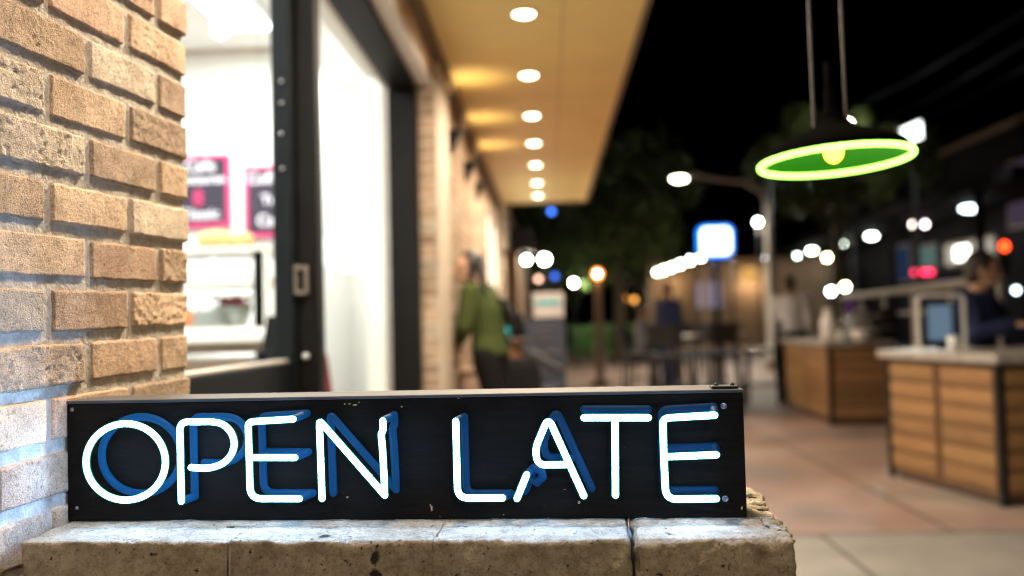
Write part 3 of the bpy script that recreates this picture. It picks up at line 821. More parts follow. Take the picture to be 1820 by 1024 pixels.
for px, py, r in ((128, 728, .0026), (137, 903, .0024)):
    b = MB(); b.lathe([(0, .0016), (r*.7, .0014), (r, .0004), (r, 0)], on_sign(px, py, 0), 14, X=Matrix((U, ZZ, -NB)).transposed())
    b.build('screw', M['steel'], sign)
for px, py in ((1286, 721.5), (1289, 886.5)):
    r = .0040; c = on_sign(px, py, 0); X = Matrix((U, ZZ, -NB)).transposed()
    b = MB(); b.lathe([(0, .0012), (r*.55, .0012), (r*.6, .0026), (r*.85, .0026), (r, .0006), (r, 0)], c, 18, X=X)
    b.build('screw', M['screw'], sign)
def chip(px, py, w, h, m):
    b = MB(); n = 9; c = on_sign(px, py, .0002); vs = [c+NB*-.0003]
    for k in range(n):
        q = 2*PI*k/n; rr = random.uniform(.55, 1.1)
        vs.append(c + U*math.cos(q)*w*rr + ZZ*math.sin(q)*h*rr)
    b.add(vs, [(0, 1+k, 1+(k+1) % n) for k in range(n)])
    b.build('paint_chip', M['chip_y' if m else 'chip'], sign)
for px, py, w, h, m in ((621, 718, .0022, .001, 1), (631, 720, .004, .0011, 1), (613, 718, .0016, .0012, 0), (638, 715, .001, .0008, 1), (714, 723, .0016, .0013, 0), (617.5, 884, .0018, .0016, 0), (767, 904, .0016, .0042, 0),
                        (765, 898, .001, .0015, 0), (1318.5, 903.5, .0012, .003, 1), (897, 922, .001, .0006, 0), (1029, 893, .002, .002, 0), (815, 708, .0016, .0006, 0), (1004, 870, .0016, .0004, 0), (895, 915, .001, .0006, 0), (975, 920, .0008, .0006, 0)):
    chip(px, py, w, h, m)

# ------------------------------------------------------------------ inside the shop: menu boards, case, goods
def text_mesh(txt, size):
    cu = bpy.data.curves.new('text', 'FONT'); cu.body = txt; cu.size = size; cu.align_x = 'CENTER'; cu.align_y = 'CENTER'; cu.offset = size*.02
    o = bpy.data.objects.new('text', cu); COL.objects.link(o)
    me = bpy.data.meshes.new_from_object(o.evaluated_get(bpy.context.evaluated_depsgraph_get()))
    vs = [v.co.copy() for v in me.vertices]; fs = [list(p.vertices) for p in me.polygons]
    bpy.data.objects.remove(o); bpy.data.curves.remove(cu); bpy.data.meshes.remove(me)
    return vs, fs
def menu_board(x0, y0, x1, y1, Y, lines, label):
    a_ = at(x0, y1, Y); c_ = at(x1, y0, Y); w = 6.5/FPX*Y
    t = thing('menu_board', label, 'menu board', ((a_.x+c_.x)/2, Y, a_.z), 'pink framed menu boards in the shop')
    b = MB(); b.box((a_.x, Y-.012, a_.z), (c_.x, Y, c_.z)); b.build('panel', M['board'], t)
    b = MB()
    b.box((a_.x-.003, Y-.022, a_.z), (a_.x+w, Y-.001, c_.z)); b.box((c_.x-w, Y-.022, a_.z), (c_.x+.003, Y-.001, c_.z))
    b.box((a_.x+w, Y-.021, a_.z-.002), (c_.x-w, Y-.001, a_.z+w)); b.box((a_.x+w, Y-.021, c_.z-w), (c_.x-w, Y-.001, c_.z+.002))
    b.build('frame', M['pink'], t)
    for txt, px, py, sz, m in lines:
        vs, fs = text_mesh(txt, sz/FPX*Y); p = at(px, py, Y-.014)
        b = MB(); b.add([(p.x+v.x, Y-.014, p.z+v.y) for v in vs], fs); b.build('lettering', M[m], t)
menu_board(298, 275, 409, 406, 6.10, [('Cafe', 355, 295, 30, 'chalk'), ('Restaurant', 360, 319, 23, 'chalk'), ('8', 352, 353, 38, 'pink'), ('Classic', 355, 381, 26, 'chalk')], 'pink framed dark menu board next to the brick pier')
menu_board(437, 293, 571, 422, 6.10, [('Coffee', 476, 317, 28, 'chalk'), ('Tea', 482, 355, 24, 'chalk'), ('Cake', 485, 392, 28, 'chalk')], 'pink framed dark menu board behind the door stile')

def box_px(b, x0, y0, x1, y1, Y, depth, m=0, bev=0):
    """a box whose near face spans those pixels at depth Y"""
    a_ = at(x0, y1, Y); c_ = at(x1, y0, Y); b.box((a_.x, Y, a_.z), (c_.x, Y+depth, c_.z), m=m, bev=bev)
    return a_, c_
t = thing('service_counter', 'white topped service counter inside the shop', 'counter', (-1.7, 4.5, 0))
b = MB(); b.box((-3.2, 4.45, 1.045), (-1.33, 5.25, 1.10), bev=.008); b.build('top', M['white_plastic'], t)
b = MB(); b.box((-3.18, 4.52, .012), (-1.36, 5.2, 1.043)); b.build('front', M['beige_facade'], t)
b = MB(); b.tube([(-3.1, 4.47, .98), (-1.42, 4.47, .98)], .018, 10)
for x in (-3.0, -2.2, -1.5): b.tube([(x, 4.47, .98), (x, 4.53, .98)], .012, 8)
b.build('rail', M['steel'], t)
t = thing('display_case', 'white framed glass food case on the shop counter', 'display case', (-1.7, 4.6, 1.1))
b = MB()
for x in (-2.55, -1.47):
    for y in (4.6, 5.12): b.box((x, y, 1.101), (x+.05, y+.05, 1.50))
b.box((-2.55, 4.6, 1.502), (-1.42, 5.17, 1.53)); b.box((-2.55, 4.6, 1.335), (-1.42, 5.17, 1.375)); b.box((-2.5, 4.58, 1.101), (-1.47, 5.19, 1.125))
b.box((-1.47, 4.6, 1.12), (-1.40, 4.66, 1.50))
b.build('frame', M['white_plastic'], t)
b = MB(); b.box((-2.5, 4.601, 1.126), (-1.475, 4.604, 1.333)); b.build('pane', M['glass'], t)
def rest(name, label, cat, px, py, Y, fn, m, group=None):
    p = at(px, py, Y); b = MB(); fn(b, p); return tag(b.build(name, m), label, cat, group)
def cherries(b, p):
    for k in range(26):
        b.ball((p.x+random.uniform(-.085, .085), p.y+random.uniform(-.06, .06), 1.24+random.uniform(0, .04)), .018, 8, 6)
    b.lathe([(.04, 1.127), (.07, 1.13), (.11, 1.235), (.10, 1.235), (.06, 1.14), (0, 1.14)], (p.x, p.y, 0), 18, m=1)
rest('fruit_bowl', 'bowl of dark red fruit in the display case', 'fruit bowl', 413, 522, 4.9, cherries, [M['cherry'], M['white_plastic']])
def plates(b, p):
    for k in range(6): b.lathe([(.05, 0), (.12, .012), (.12, .016), (.05, .006), (0, .006)], (p.x, p.y, 1.127+k*.014), 20)
rest('plate_stack', 'stack of white plates at the left of the display case', 'plates', 368, 560, 4.80, plates, M['white_plastic'], )
def cup(b, p): b.lathe([(.03, 1.127), (.042, 1.23), (.038, 1.23), (.028, 1.14), (0, 1.14)], (p.x, p.y, 0), 16)
rest('cup', 'orange cup at the left end of the display case', 'cup', 337, 566, 4.72, cup, M['orange'])
def loaf(b, p):
    b.ball((p.x, p.y, 1.585), (.11, .07, .055), 16, 10)
    k0 = len(b.v)
    b.ball((p.x+.13, p.y+.02, 1.58), (.07, .06, .05), 16, 10)
rest('bread_loaf', 'pair of brown loaves lying on top of the display case', 'bread', 385, 462, 4.85, loaf, M['bread'])
M['matte_black'] = mat('matte_black', (.004, .004, .005), .7, spec=.1, noise_amt=.2)
t = thing('card_terminal', 'black card terminal standing on the counter beside the door stile', 'card terminal', (-1.30, 4.3, 0))
b = MB(); b.box((-1.40, 4.28, .012), (-1.20, 4.42, .96), bev=.01); b.build('stand', M['matte_black'], t)
b = MB(); b.box((-1.36, 4.26, .962), (-1.20, 4.42, 1.01), bev=.01); b.loft([[(-1.34, 4.30, 1.01), (-1.22, 4.30, 1.01), (-1.22, 4.36, 1.01), (-1.34, 4.36, 1.01)], [(-1.33, 4.35, 1.17), (-1.21, 4.35, 1.17), (-1.21, 4.38, 1.17), (-1.33, 4.38, 1.17)]], smooth=False); b.build('head', M['matte_black'], t)
# chair behind the right pane
def chair(x, y, rz, seat_h, label, cm, fm, group=None, back=.42, name='chair', cat='chair'):
    t = thing(name, label, cat, (x, y, 0), group)
    b = MB(); b.box((-.2+x, -.2+y, seat_h-.04), (.2+x, .2+y, seat_h), bev=.012); b.build('seat', cm, t)
    if back:
        b = MB(); n = 8
        rg = [[(x-.2+.4*k/n, y+.19+.05*(1-(2*k/n-1)**2)+o, z) for k in range(n+1)] + [(x+.2-.4*k/n, y+.175+.05*(1-(1-2*k/n)**2)+o, z) for k in range(n+1)] for z, o in ((seat_h+.12, 0), (seat_h+back*.7, .02), (seat_h+back, .04))]
        b.loft(rg, smooth=False); b.build('backrest', cm, t)
    for sx in (-1, 1):
        for sy in (-1, 1):
            b = MB(); b.tube([(x+sx*.21, y+sy*.21, .01), (x+sx*.17, y+sy*.17, seat_h-.04)], .017, 8); b.build('leg', fm, t)
        if back:
            b = MB(); b.tube([(x+sx*.18, y+.18, seat_h-.02), (x+sx*.185, y+.205, seat_h+back*.5)], .011, 8); b.build('back_post', fm, t)
    b = MB()
    zr = seat_h*.35
    for (p, q) in (((-.2, -.2), (.2, -.2)), ((.2, -.2), (.2, .2)), ((.2, .2), (-.2, .2)), ((-.2, .2), (-.2, -.2))):
        b.tube([(x+p[0], y+p[1], zr), (x+q[0], y+q[1], zr)], .009, 6)
    b.build('foot_rail', fm, t)
    t.rotation_euler = (0, 0, rz)
    return t
chair(-1.12, 4.7, 2.6, .62, 'dark red chair just inside the right shop pane', M['red_seat'], M['black_metal'], back=.36)

# ------------------------------------------------------------------ people
class Fig:
    """a person from joints given forward, left, up of the base; F is the way the body faces"""
    def __init__(s, base, face, scale=1.0):
        s.b = Vector(base); f = Vector((face[0], face[1], 0)).normalized(); s.F = f; s.S = Vector((-f.y, f.x, 0)); s.k = scale
    def P(s, f, l, u): return s.b + (s.F*f + s.S*l + ZZ*u)*s.k
    def ring(s, c, rf, rl, n=16, ax=None):
        F, S = ax or (s.F, s.S)
        return [c + (F*rf*math.cos(2*PI*i/n) + S*rl*math.sin(2*PI*i/n))*s.k for i in range(n)]
def hand(b, wr, dirv, palm, k, curl=.5):
    """palm, four unequal bent fingers and a thumb from the side of the palm"""
    d = dirv.normalized(); pn = (palm-d*palm.dot(d)).normalized(); sd = d.cross(pn)
    c0 = wr; c1 = wr+d*.085*k
    rings = [[c + (sd*w*math.cos(2*PI*i/12)+pn*h*math.sin(2*PI*i/12))*k for i in range(12)] for c, w, h in ((c0-d*.01*k, .024, .019), (c0+d*.02*k, .030, .017), (c0+d*.055*k, .040, .016), (c1, .039, .014), (c1+d*.006*k, .03, .009))]
    b.loft(rings)
    for i, ln in enumerate((.066, .076, .070, .055)):
        p = c1 + sd*(.029-.0195*i)*k - d*.012*k; q = d; pts = [p]
        for j_, fr_c in enumerate((.48, .30, .22)):
            a_ = curl*(.5+.45*j_); q = (d*math.cos(a_)+pn*math.sin(a_)); p = p+q*ln*fr_c*k+(d*.012*k if j_ == 0 else d*0); pts.append(p)
        b.tube(pts, [.0098*k, .0095*k, .009*k, .008*k], 8)
    p = c0+sd*.030*k+d*.022*k
    b.tube([p, p+(sd*.022+d*.026+pn*.006)*k, p+(sd*.026+d*.052+pn*.016)*k, p+(sd*.022+d*.072+pn*.024)*k], [.0125*k, .0115*k, .010*k, .0085*k], 8)
def make_person(label, base, face, J, headdir, skin, hair, top, bottom, scale=1, long_hair=False, skirt=False, hand_dirs=None, group=None, sleeve=.94, curl=.6, shoe=None):
    g = Fig(base, face, scale); k = scale; P = lambda q: g.P(*q)
    t = thing('person', label, 'person', base, group)
    J = {n: P(q) for n, q in J.items()}
    hf = Vector((headdir[0], headdir[1], headdir[2] if len(headdir) > 2 else 0)).normalized(); hs = Vector((-hf.y, hf.x, 0)).normalized(); hu = hf.cross(hs)
    X = Matrix((hf, hs, hu)).transposed()
    b = MB(); H = J['head']
    # trunk
    sp = [J['pelvis'], J['waist'], J['chest'], J['neck']]
    up = (J['neck']-J['pelvis']).normalized()
    def trunk(bb, e=0, lo=0):
        a_ = [(sp[0]-up*.09*k, .085, .13), (sp[0], .115, .168), (sp[0].lerp(sp[1], .6), .105, .15), (sp[1], .098, .138), (sp[1].lerp(sp[2], .55), .108, .152), (sp[2], .118, .168), (sp[2].lerp(sp[3], .55), .102, .175), (sp[2].lerp(sp[3], .85), .078, .125), (sp[3], .056, .062)]
        bb.loft([g.ring(c, r+e, l+e) for c, r, l in a_[lo:]])
    trunk(b)
    b.tube([J['neck']-up*.03*k, J['neck'].lerp(H, .45), H], [.058*k, .053*k, .055*k], 12)
    # head with face
    b.ball(H+hu*.012*k, (.094*k, .075*k, .108*k), 20, 14, X=X)
    b.ball(H+hf*.028*k-hu*.062*k, (.056*k, .052*k, .052*k), 14, 10, X=X)
    b.ball(H+hf*.098*k-hu*.012*k, (.019*k, .013*k, .026*k), 10, 8, X=X)
    b.ball(H+hf*.086*k-hu*.056*k, (.012*k, .024*k, .010*k), 10, 8, X=X)
    b.ball(H+hf*.082*k+hu*.030*k, (.016*k, .055*k, .011*k), 10, 8, X=X)
    for q in (-1, 1): b.ball(H+hs*q*.077*k-hf*.006*k-hu*.006*k, (.020*k, .010*k, .031*k), 10, 8, X=X)
    hd_ = hand_dirs or {}
    for q in 'LR':
        sh, el, wr = J['sh'+q], J['el'+q], J['wr'+q]
        b.tube([sh, sh.lerp(el, .5), el, el.lerp(wr, .3), wr], [.055*k, .048*k, .040*k, .041*k, .027*k], 12)
        dv = hd_.get(q, (None, None))
        d = Vector(dv[0]) if dv[0] else (wr-el); pn = Vector(dv[1]) if dv[1] else (-g.S if q == 'L' else g.S)
        hand(b, wr+d.normalized()*.012*k, d, pn, k, curl)
        hp, kn, an = J['hip'+q], J['kn'+q], J['an'+q]
        b.tube([hp, hp.lerp(kn, .5), kn, kn.lerp(an, .3), kn.lerp(an, .65), an], [.086*k, .072*k, .054*k, .056*k, .044*k, .036*k], 12)
    b.build('body', skin, t, remesh=.0065)
    b = MB()
    for q in (-1, 1): b.ball(H+hf*.083*k+hs*q*.032*k+hu*.010*k, (.010*k, .013*k, .009*k), 10, 8, X=X)
    b.build('eyes', M['eye'], t)
    # clothes
    b = MB(); trunk(b, .020, 1)
    for q in 'LR':
        sh, el, wr = J['sh'+q], J['el'+q], J['wr'+q]
        b.tube([sh, sh.lerp(el, .5), el, el.lerp(wr, .5), el.lerp(wr, sleeve)], [.076*k, .068*k, .060*k, .054*k, .043*k], 12)
    b.build('top', top, t, remesh=.011)
    b = MB()
    b.loft([g.ring(c, r, l) for c, r, l in ((sp[0]-up*.10*k, .10, .15), (sp[0], .132, .185), (sp[0].lerp(sp[1], .7), .118, .166))])
    for q in 'LR':
        hp, kn, an = J['hip'+q], J['kn'+q], J['an'+q]
        e_ = kn if skirt else kn.lerp(an, .93)
        pts = [hp, hp.lerp(kn, .5), kn] + ([] if skirt else [kn.lerp(an, .5), e_])
        b.tube(pts, [.106*k, .094*k, .082*k if skirt else .074*k] + ([] if skirt else [.066*k, .058*k]), 12)
    if skirt:
        for u_ in (.25, .5, .75, 1.0):
            pL = J['hipL'].lerp(J['knL'], u_); pR = J['hipR'].lerp(J['knR'], u_); b.tube([pL, pR], .078*k, 10)
    b.build('skirt' if skirt else 'trousers', bottom, t, remesh=.012)
    for q in 'LR':
        an = J['an'+q]; fd = J['toe'+q]-an; fd.z = 0; fd = fd.normalized(); z0 = an.z-.075*k; sdd = Vector((-fd.y, fd.x, 0))
        b = MB(); rg = []
        for a_, w, h in ((-.06, .025, .05), (-.04, .036, .085), (.02, .038, .095), (.09, .044, .065), (.15, .043, .045), (.19, .025, .03)):
            c = Vector((an.x, an.y, z0))+fd*a_*k
            rg.append([c + (sdd*w*math.cos(2*PI*i/12))*k + ZZ*max(0, h*.5+h*.5*math.sin(2*PI*i/12)*1.0)*k for i in range(12)])
        b.loft(rg); b.build('shoe', shoe or M['black_cloth'], t)
    # hair
    b = MB()
    b.ball(H-hf*.014*k+hu*.030*k, (.098*k, .086*k, .104*k), 20, 14, X=X)
    if long_hair:
        back = H-hf*.075*k
        b.loft([[c + (X @ Vector((a_*math.cos(2*PI*i/14), w*math.sin(2*PI*i/14), 0)))*k for i in range(14)] for c, a_, w in
                ((back+hu*.06*k, .04, .07), (back-hu*.06*k, .045, .088), (back-hf*.0-ZZ*.17*k, .04, .085), (J['chest'].lerp(J['neck'], .4)-hf*.17*k, .045, .085), (J['chest']-hf*.175*k-ZZ*.02*k, .04, .075), (J['chest']-hf*.20*k-ZZ*.12*k, .02, .05))])
        for q in (-1, 1): b.tube([H+hs*q*.07*k+hu*.05*k, H+hs*q*.085*k-hu*.05*k, H+hs*q*.085*k-hf*.02*k-ZZ*.16*k, H+hs*q*.08*k-ZZ*.27*k], [.022*k, .026*k, .024*k, .012*k], 8)
    else:
        b.ball(H-hf*.045*k-hu*.025*k, (.060*k, .074*k, .075*k), 16, 10, X=X)
    # keep the hair off the face
    for i, v in enumerate(b.v):
        l = X.transposed() @ (v-H)
        if l.x > .035*k and l.z < .062*k and abs(l.y) < .07*k: b.v[i] = v - hf*(l.x-.035*k)*1.0
    b.build('hair', hair, t)
    return t
def sit(seat, lean=0, knee=(.44, .09), foot_h=None):
    z = seat+.085; ft = foot_h if foot_h is not None else .075
    return dict(pelvis=(0, 0, z), waist=(.0+lean*.25, 0, z+.17), chest=(.01+lean*.6, 0, z+.36), neck=(.0+lean*.9, 0, z+.53), head=(.03+lean*1.1, 0, z+.665),
                shL=(.0+lean*.8, .175, z+.475), shR=(.0+lean*.8, -.175, z+.475), elL=(.10+lean, .23, z+.21), elR=(.10+lean, -.23, z+.21), wrL=(.33+lean, .12, z+.16), wrR=(.33+lean, -.12, z+.16),
                hipL=(.02, .095, z), hipR=(.02, -.095, z), knL=(knee[0], knee[1], z-.01), knR=(knee[0], -knee[1], z-.01), anL=(knee[0]+.02, .10, ft), anR=(knee[0]-.02, -.10, ft), toeL=(knee[0]+.2, .12, 0), toeR=(knee[0]+.2, -.12, 0))
def stand(k=1):
    return dict(pelvis=(0, 0, .93), waist=(0, 0, 1.08), chest=(.0, 0, 1.27), neck=(-.01, 0, 1.435), head=(.02, 0, 1.575), shL=(0, .175, 1.385), shR=(0, -.175, 1.385), elL=(-.02, .23, 1.11), elR=(-.02, -.23, 1.11),
                wrL=(.09, .22, .87), wrR=(.07, -.22, .86), hipL=(0, .095, .92), hipR=(0, -.095, .92), knL=(.03, .11, .50), knR=(.0, -.11, .50), anL=(-.01, .12, .075), anR=(-.02, -.12, .075), toeL=(.2, .15, 0), toeR=(.2, -.15, 0))
# woman on a tall stool with her back to the wall
wy = 6.4
chair(-.50, 6.85, 0, .78, 'tall brown wooden stool against the wall behind the woman in green', M['wood'], M['wood'], back=0, name='bar_stool', cat='stool')
J = dict(pelvis=(0, 0, .93), waist=(.015, 0, 1.08), chest=(.055, 0, 1.265), neck=(.095, 0, 1.425), head=(.145, 0, 1.555), shL=(.075, .18, 1.375), shR=(.075, -.18, 1.375), elL=(.10, .25, 1.13), elR=(.03, -.27, 1.13),
         wrL=(.20, .10, 1.03), wrR=(.05, -.20, .93), hipL=(0, .095, .91), hipR=(0, -.095, .91), knL=(-.10, .11, .50), knR=(-.03, -.10, .50), anL=(-.30, .12, .075), anR=(-.20, -.11, .075), toeL=(-.05, .14, 0), toeR=(.05, -.12, 0))
make_person('woman with long black hair in green jumper and black trousers leaning against the brick wall', (-.40, wy, 0), (-.96, .28), J, (-.93, -.25, .10), M['skin_pale'], M['hair_black'], M['green_knit'], M['black_cloth'], scale=.965, long_hair=True)
t = thing('shoulder_bag', 'large black shoulder bag hanging at the hip of the woman in green', 'bag', (-.20, 6.42, .70))
b = MB(); b.loft([[(-.19+sx*w, 6.42+sy*d, z) for sx, sy in ((-1, -1), (1, -1), (1, 1), (-1, 1))] for w, d, z in ((.11, .06, .58), (.14, .075, .66), (.13, .06, .80), (.10, .03, .87))], smooth=False); b.build('body', M['black_cloth'], t, bevel=.02)
b = MB(); b.tube([(-.28, 6.42, .86), (-.36, 6.34, 1.12), (-.43, 6.28, 1.37), (-.46, 6.38, 1.44), (-.40, 6.52, 1.25), (-.26, 6.50, .95), (-.12, 6.44, .86)], .012, 8); b.build('strap', M['black_cloth'], t)
# man in navy behind the near kiosk
chair(2.94, 6.62, 0, .52, 'stool hidden under the man in navy behind the counter', M['black_metal'], M['black_metal'], back=0, name='bar_stool', cat='stool')
J = sit(.52, lean=.06, foot_h=.15)
J['elR'] = (.14, -.26, .88); J['wrR'] = (.30, -.12, .93); J['elL'] = (.16, .25, .86); J['wrL'] = (.34, .10, .90)
MAN = J
make_person('dark haired man in navy jumper leaning over the near kiosk counter', (2.94, 6.62, 0), (.72, -.69), J, (.9, -.35, -.1), M['skin'], M['hair_brown'], M['navy'], M['black_cloth'], scale=1.10, hand_dirs={'R': ((.6, -.6, -.05), (0, 0, -1)), 'L': ((.6, -.6, -.05), (0, 0, -1))}, curl=.25)
# standing figures farther off
make_person('person in white shirt standing behind the far kiosk', (3.18, 12.3, 0), (.3, .9), stand(), (.4, .9), M['skin'], M['hair_brown'], M['white_cloth'], M['black_cloth'], scale=.97)
make_person('person in dark navy clothes standing by the bistro tables', (1.88, 14.6, 0), (-.7, -.5), stand(), (-.6, -.6), M['skin'], M['hair_black'], M['navy'], M['navy'], scale=1.0)
J = sit(.47)
chair(1.56, 15.6, 1.2, .47, 'metal chair under the seated person in grey', M['black_metal'], M['black_metal'])
make_person('person in pale grey top seated beyond the bistro tables', (1.56, 15.6, 0), (.9, -.2), J, (.8, -.4), M['skin'], M['hair_brown'], M['grey_cloth'], M['black_cloth'], scale=1.02)

# things by the wall
t = thing('side_table', 'round brown wooden table with black bag beside the woman in green', 'table', (-.30, 7.35, 0))
b = MB(); b.lathe([(0, .96), (.135, .96), (.14, .975), (.135, .99), (0, .99)], (-.30, 7.35, 0), 24); b.build('table_top', M['dark_wood'], t)
b = MB(); b.lathe([(.13, 0), (.13, .03), (.10, .06), (.09, .5), (.10, .93), (.11, .96)], (-.30, 7.35, 0), 20); b.build('pedestal', M['wood'], t)
t = thing('handbag', 'black handbag standing on the round wooden table', 'bag', (-.31, 7.35, .99))
b = MB(); b.loft([[(-.31+sx*w, 7.35+sy*d, z) for sx, sy in ((-1, -1), (1, -1), (1, 1), (-1, 1))] for w, d, z in ((.12, .06, .992), (.135, .065, 1.06), (.11, .045, 1.17), (.09, .02, 1.20))], smooth=False); b.build('body', M['black_cloth'], t, bevel=.02)
b = MB(); b.tube([(-.31+.06*math.cos(q), 7.35, 1.195+.10*math.sin(q)) for q in [PI*k/10 for k in range(11)]], .009, 8); b.build('handle', M['black_cloth'], t)
p = at(899, 600, 7.22)
b = MB(); b.lathe([(.030, .991), (.034, 1.0), (.034, 1.06), (.02, 1.08), (.02, 1.095), (0, 1.095)], (p.x, p.y, 0), 16)
tag(b.build('bottle', M['teal']), 'short teal bottle on the round wooden table in front of the black handbag', 'bottle')

# chalk board sign
bx0, bx1, by = at(930, 600, 9.0).x, at(1005, 600, 9.0).x, 9.0
t = thing('pavement_sign', 'slate blue pavement sign with chalk marks and a white notice on top', 'pavement sign', ((bx0+bx1)/2, by, 0))
b = MB(); zt = at(960, 568, by).z
b.loft([[(bx0, by, .02), (bx1, by, .02), (bx1, by+.03, .02), (bx0, by+.03, .02)], [(bx0, by+.12, zt), (bx1, by+.12, zt), (bx1, by+.15, zt), (bx0, by+.15, zt)]], smooth=False)
b.build('front_board', M['slate'], t)
b = MB(); b.loft([[(bx0, by+.42, .02), (bx1, by+.42, .02), (bx1, by+.45, .02), (bx0, by+.45, .02)], [(bx0, by+.152, zt), (bx1, by+.152, zt), (bx1, by+.18, zt), (bx0, by+.18, zt)]], smooth=False)
b.build('rear_board', M['slate'], t)
b = MB(); cx = (bx0+bx1)/2
def chalk(x0, z0, x1, z1, r): 
    f = lambda z: by+.12*(z-.02)/(zt-.02)-.004
    b.tube([(cx+x0, f(z0), z0), (cx+(x0+x1)/2, f((z0+z1)/2)-.001, (z0+z1)/2+.005), (cx+x1, f(z1), z1)], r, 6)
for z, w in ((1.04, .10), (.99, .07), (.93, .11)): chalk(-w, z, w, z+.01, .010)
chalk(-.13, .83, .14, .66, .03); chalk(-.13, .70, -.03, .62, .025); chalk(.02, .84, .13, .80, .02); chalk(-.1, .47, .1, .48, .028)
b.build('chalk_lettering', M['dull_chalk'], t)
b = MB(); a_ = at(948, 566, by+.13); c_ = at(1001, 520, by+.13); b.box((a_.x, by+.13, a_.z+.005), (c_.x, by+.15, c_.z), bev=.004); n_ = b.build('notice', M['poster'], t)
b = MB(); zz = a_.z+(c_.z-a_.z)*.62; b.box((a_.x+.03, by+.126, zz-.025), (c_.x-.03, by+.1285, zz+.02)); b.build('print_band', M['teal'], n_)

# ------------------------------------------------------------------ kiosks
def slat_face(b, p0, p1, z0, z1, rows, cols, th, gap=.006, gcol=.006):
    """slatted boards over the face from p0 to p1, standing out by th along the outward normal"""
    d = (p1-p0); L0 = d.length; d.normalize(); n = Vector((d.y, -d.x, 0))
    if n.dot(Vector((0, 0, 0))-p0) < 0: n = -n
    hh = (z1-z0)/rows
    for c in range(cols):
        for r in range(rows):
            a_ = p0+d*(L0*c/cols+gcol); e = p0+d*(L0*(c+1)/cols-gcol); za = z0+r*hh+gap; zb = z0+(r+1)*hh-gap
            g = random.uniform(.58, .92); col = (.37*g, .195*g*random.uniform(.96, 1.04), .078*g)
            zm = za+(zb-za)*.24
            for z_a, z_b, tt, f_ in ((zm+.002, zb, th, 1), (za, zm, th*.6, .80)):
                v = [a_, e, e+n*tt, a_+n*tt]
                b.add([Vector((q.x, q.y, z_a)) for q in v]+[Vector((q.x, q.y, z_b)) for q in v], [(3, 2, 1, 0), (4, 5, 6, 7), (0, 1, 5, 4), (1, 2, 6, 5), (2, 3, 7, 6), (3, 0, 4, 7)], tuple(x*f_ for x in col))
def kiosk(pf, pn, w, h, label, topthick, cols, rows):
    """pf far left corner, pn near left corner of the long face; w width to the right"""
    d = (pf-pn).normalized(); n = Vector((d.y, -d.x, 0))
    if n.x < 0: n = -n
    t = thing('kiosk_counter', label, 'kiosk', ((pf.x+pn.x)/2+.2, (pf.y+pn.y)/2, 0), 'slatted wooden kiosk counters')
    A, B, C, D = pn, pf, pf+n*w, pn+n*w
    b = MB(); q = [v+ (0*n) for v in (A, D, C, B)]
    ins = [A+n*.02+d*.02, D-n*.02+d*.02, C-n*.02-d*.02, B+n*.02-d*.02]
    b.loft([[Vector((v.x, v.y, z)) for v in ins] for z in (.03, h-topthick-.002)], smooth=False)
    b.build('carcass', M['dark_wood'], t)
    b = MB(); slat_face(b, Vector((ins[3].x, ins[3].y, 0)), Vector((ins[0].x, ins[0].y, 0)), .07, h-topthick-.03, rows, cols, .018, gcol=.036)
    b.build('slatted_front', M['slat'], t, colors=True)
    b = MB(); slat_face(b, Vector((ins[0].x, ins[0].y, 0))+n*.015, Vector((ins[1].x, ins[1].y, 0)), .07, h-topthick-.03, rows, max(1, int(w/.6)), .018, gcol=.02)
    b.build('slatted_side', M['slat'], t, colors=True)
    for v in (A, B, D):
        b = MB(); X = Matrix((n, d, ZZ)).transposed().to_4x4(); c = v + (n*.004 if v is not D else -n*.03)+ (d*.004 if v is not B else -d*.03); X.translation = c
        b.box((-.004, -.004, .0), (.03, .03, h-topthick-.004), X=X); b.build('corner_post', M['black_metal'], t)
    b = MB(); o = .035; tp = [A-n*o-d*o, D+n*o-d*o, C+n*o+d*o, B-n*o+d*o]
    b.loft([[Vector((v.x, v.y, z)) for v in tp] for z in (h-topthick, h)], smooth=False); b.build('worktop', M['counter'], t, bevel=.008)
    b = MB(); pp = [v for v in ins]
    b.loft([[Vector((v.x, v.y, z)) for v in (A+n*.05+d*.05, D-n*.05+d*.05, C-n*.05-d*.05, B+n*.05-d*.05)] for z in (0, .03)], smooth=False); b.build('plinth', M['black_metal'], t)
    return t
def ground_pt(px, py):
    return on_plane(px, py, Vector((0, 0, 0)), ZZ)
n1 = ground_pt(1784, 903); f1 = ground_pt(1580, 846)
KH = .865
k1 = kiosk(f1, n1, .40, KH, 'near slatted wood kiosk counter with grey stone top', .055, 2, 6)
n2 = ground_pt(1476, 757); f2 = ground_pt(1397, 724)
k2 = kiosk(f2, n2, .62, .85, 'far slatted wood kiosk counter holding glass jars', .05, 2, 6)
# side counter that closes the near kiosk towards the right
sc = thing('kiosk_counter', 'right hand wing of the near kiosk under the seated man', 'kiosk', (3.5, 5.6, 0), 'slatted wooden kiosk counters')
d1 = (f1-n1).normalized(); nn1 = Vector((d1.y, -d1.x, 0)); nn1 = nn1 if nn1.x > 0 else -nn1
q0 = n1+nn1*.48
b = MB(); P_ = [q0, q0+nn1*.9, q0+nn1*.9+d1*1.06, q0+d1*1.06]
b.loft([[Vector((v.x, v.y, z)) for v in P_] for z in (.0, KH-.057)], smooth=False); b.build('carcass', M['dark_wood'], sc)
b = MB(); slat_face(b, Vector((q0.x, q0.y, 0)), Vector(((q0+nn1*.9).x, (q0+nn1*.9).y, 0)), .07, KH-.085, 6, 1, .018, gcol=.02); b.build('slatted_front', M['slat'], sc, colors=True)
b = MB(); P_ = [q0-d1*.035, q0+nn1*.93-d1*.035, q0+nn1*.93+d1*1.1, q0+d1*1.1]
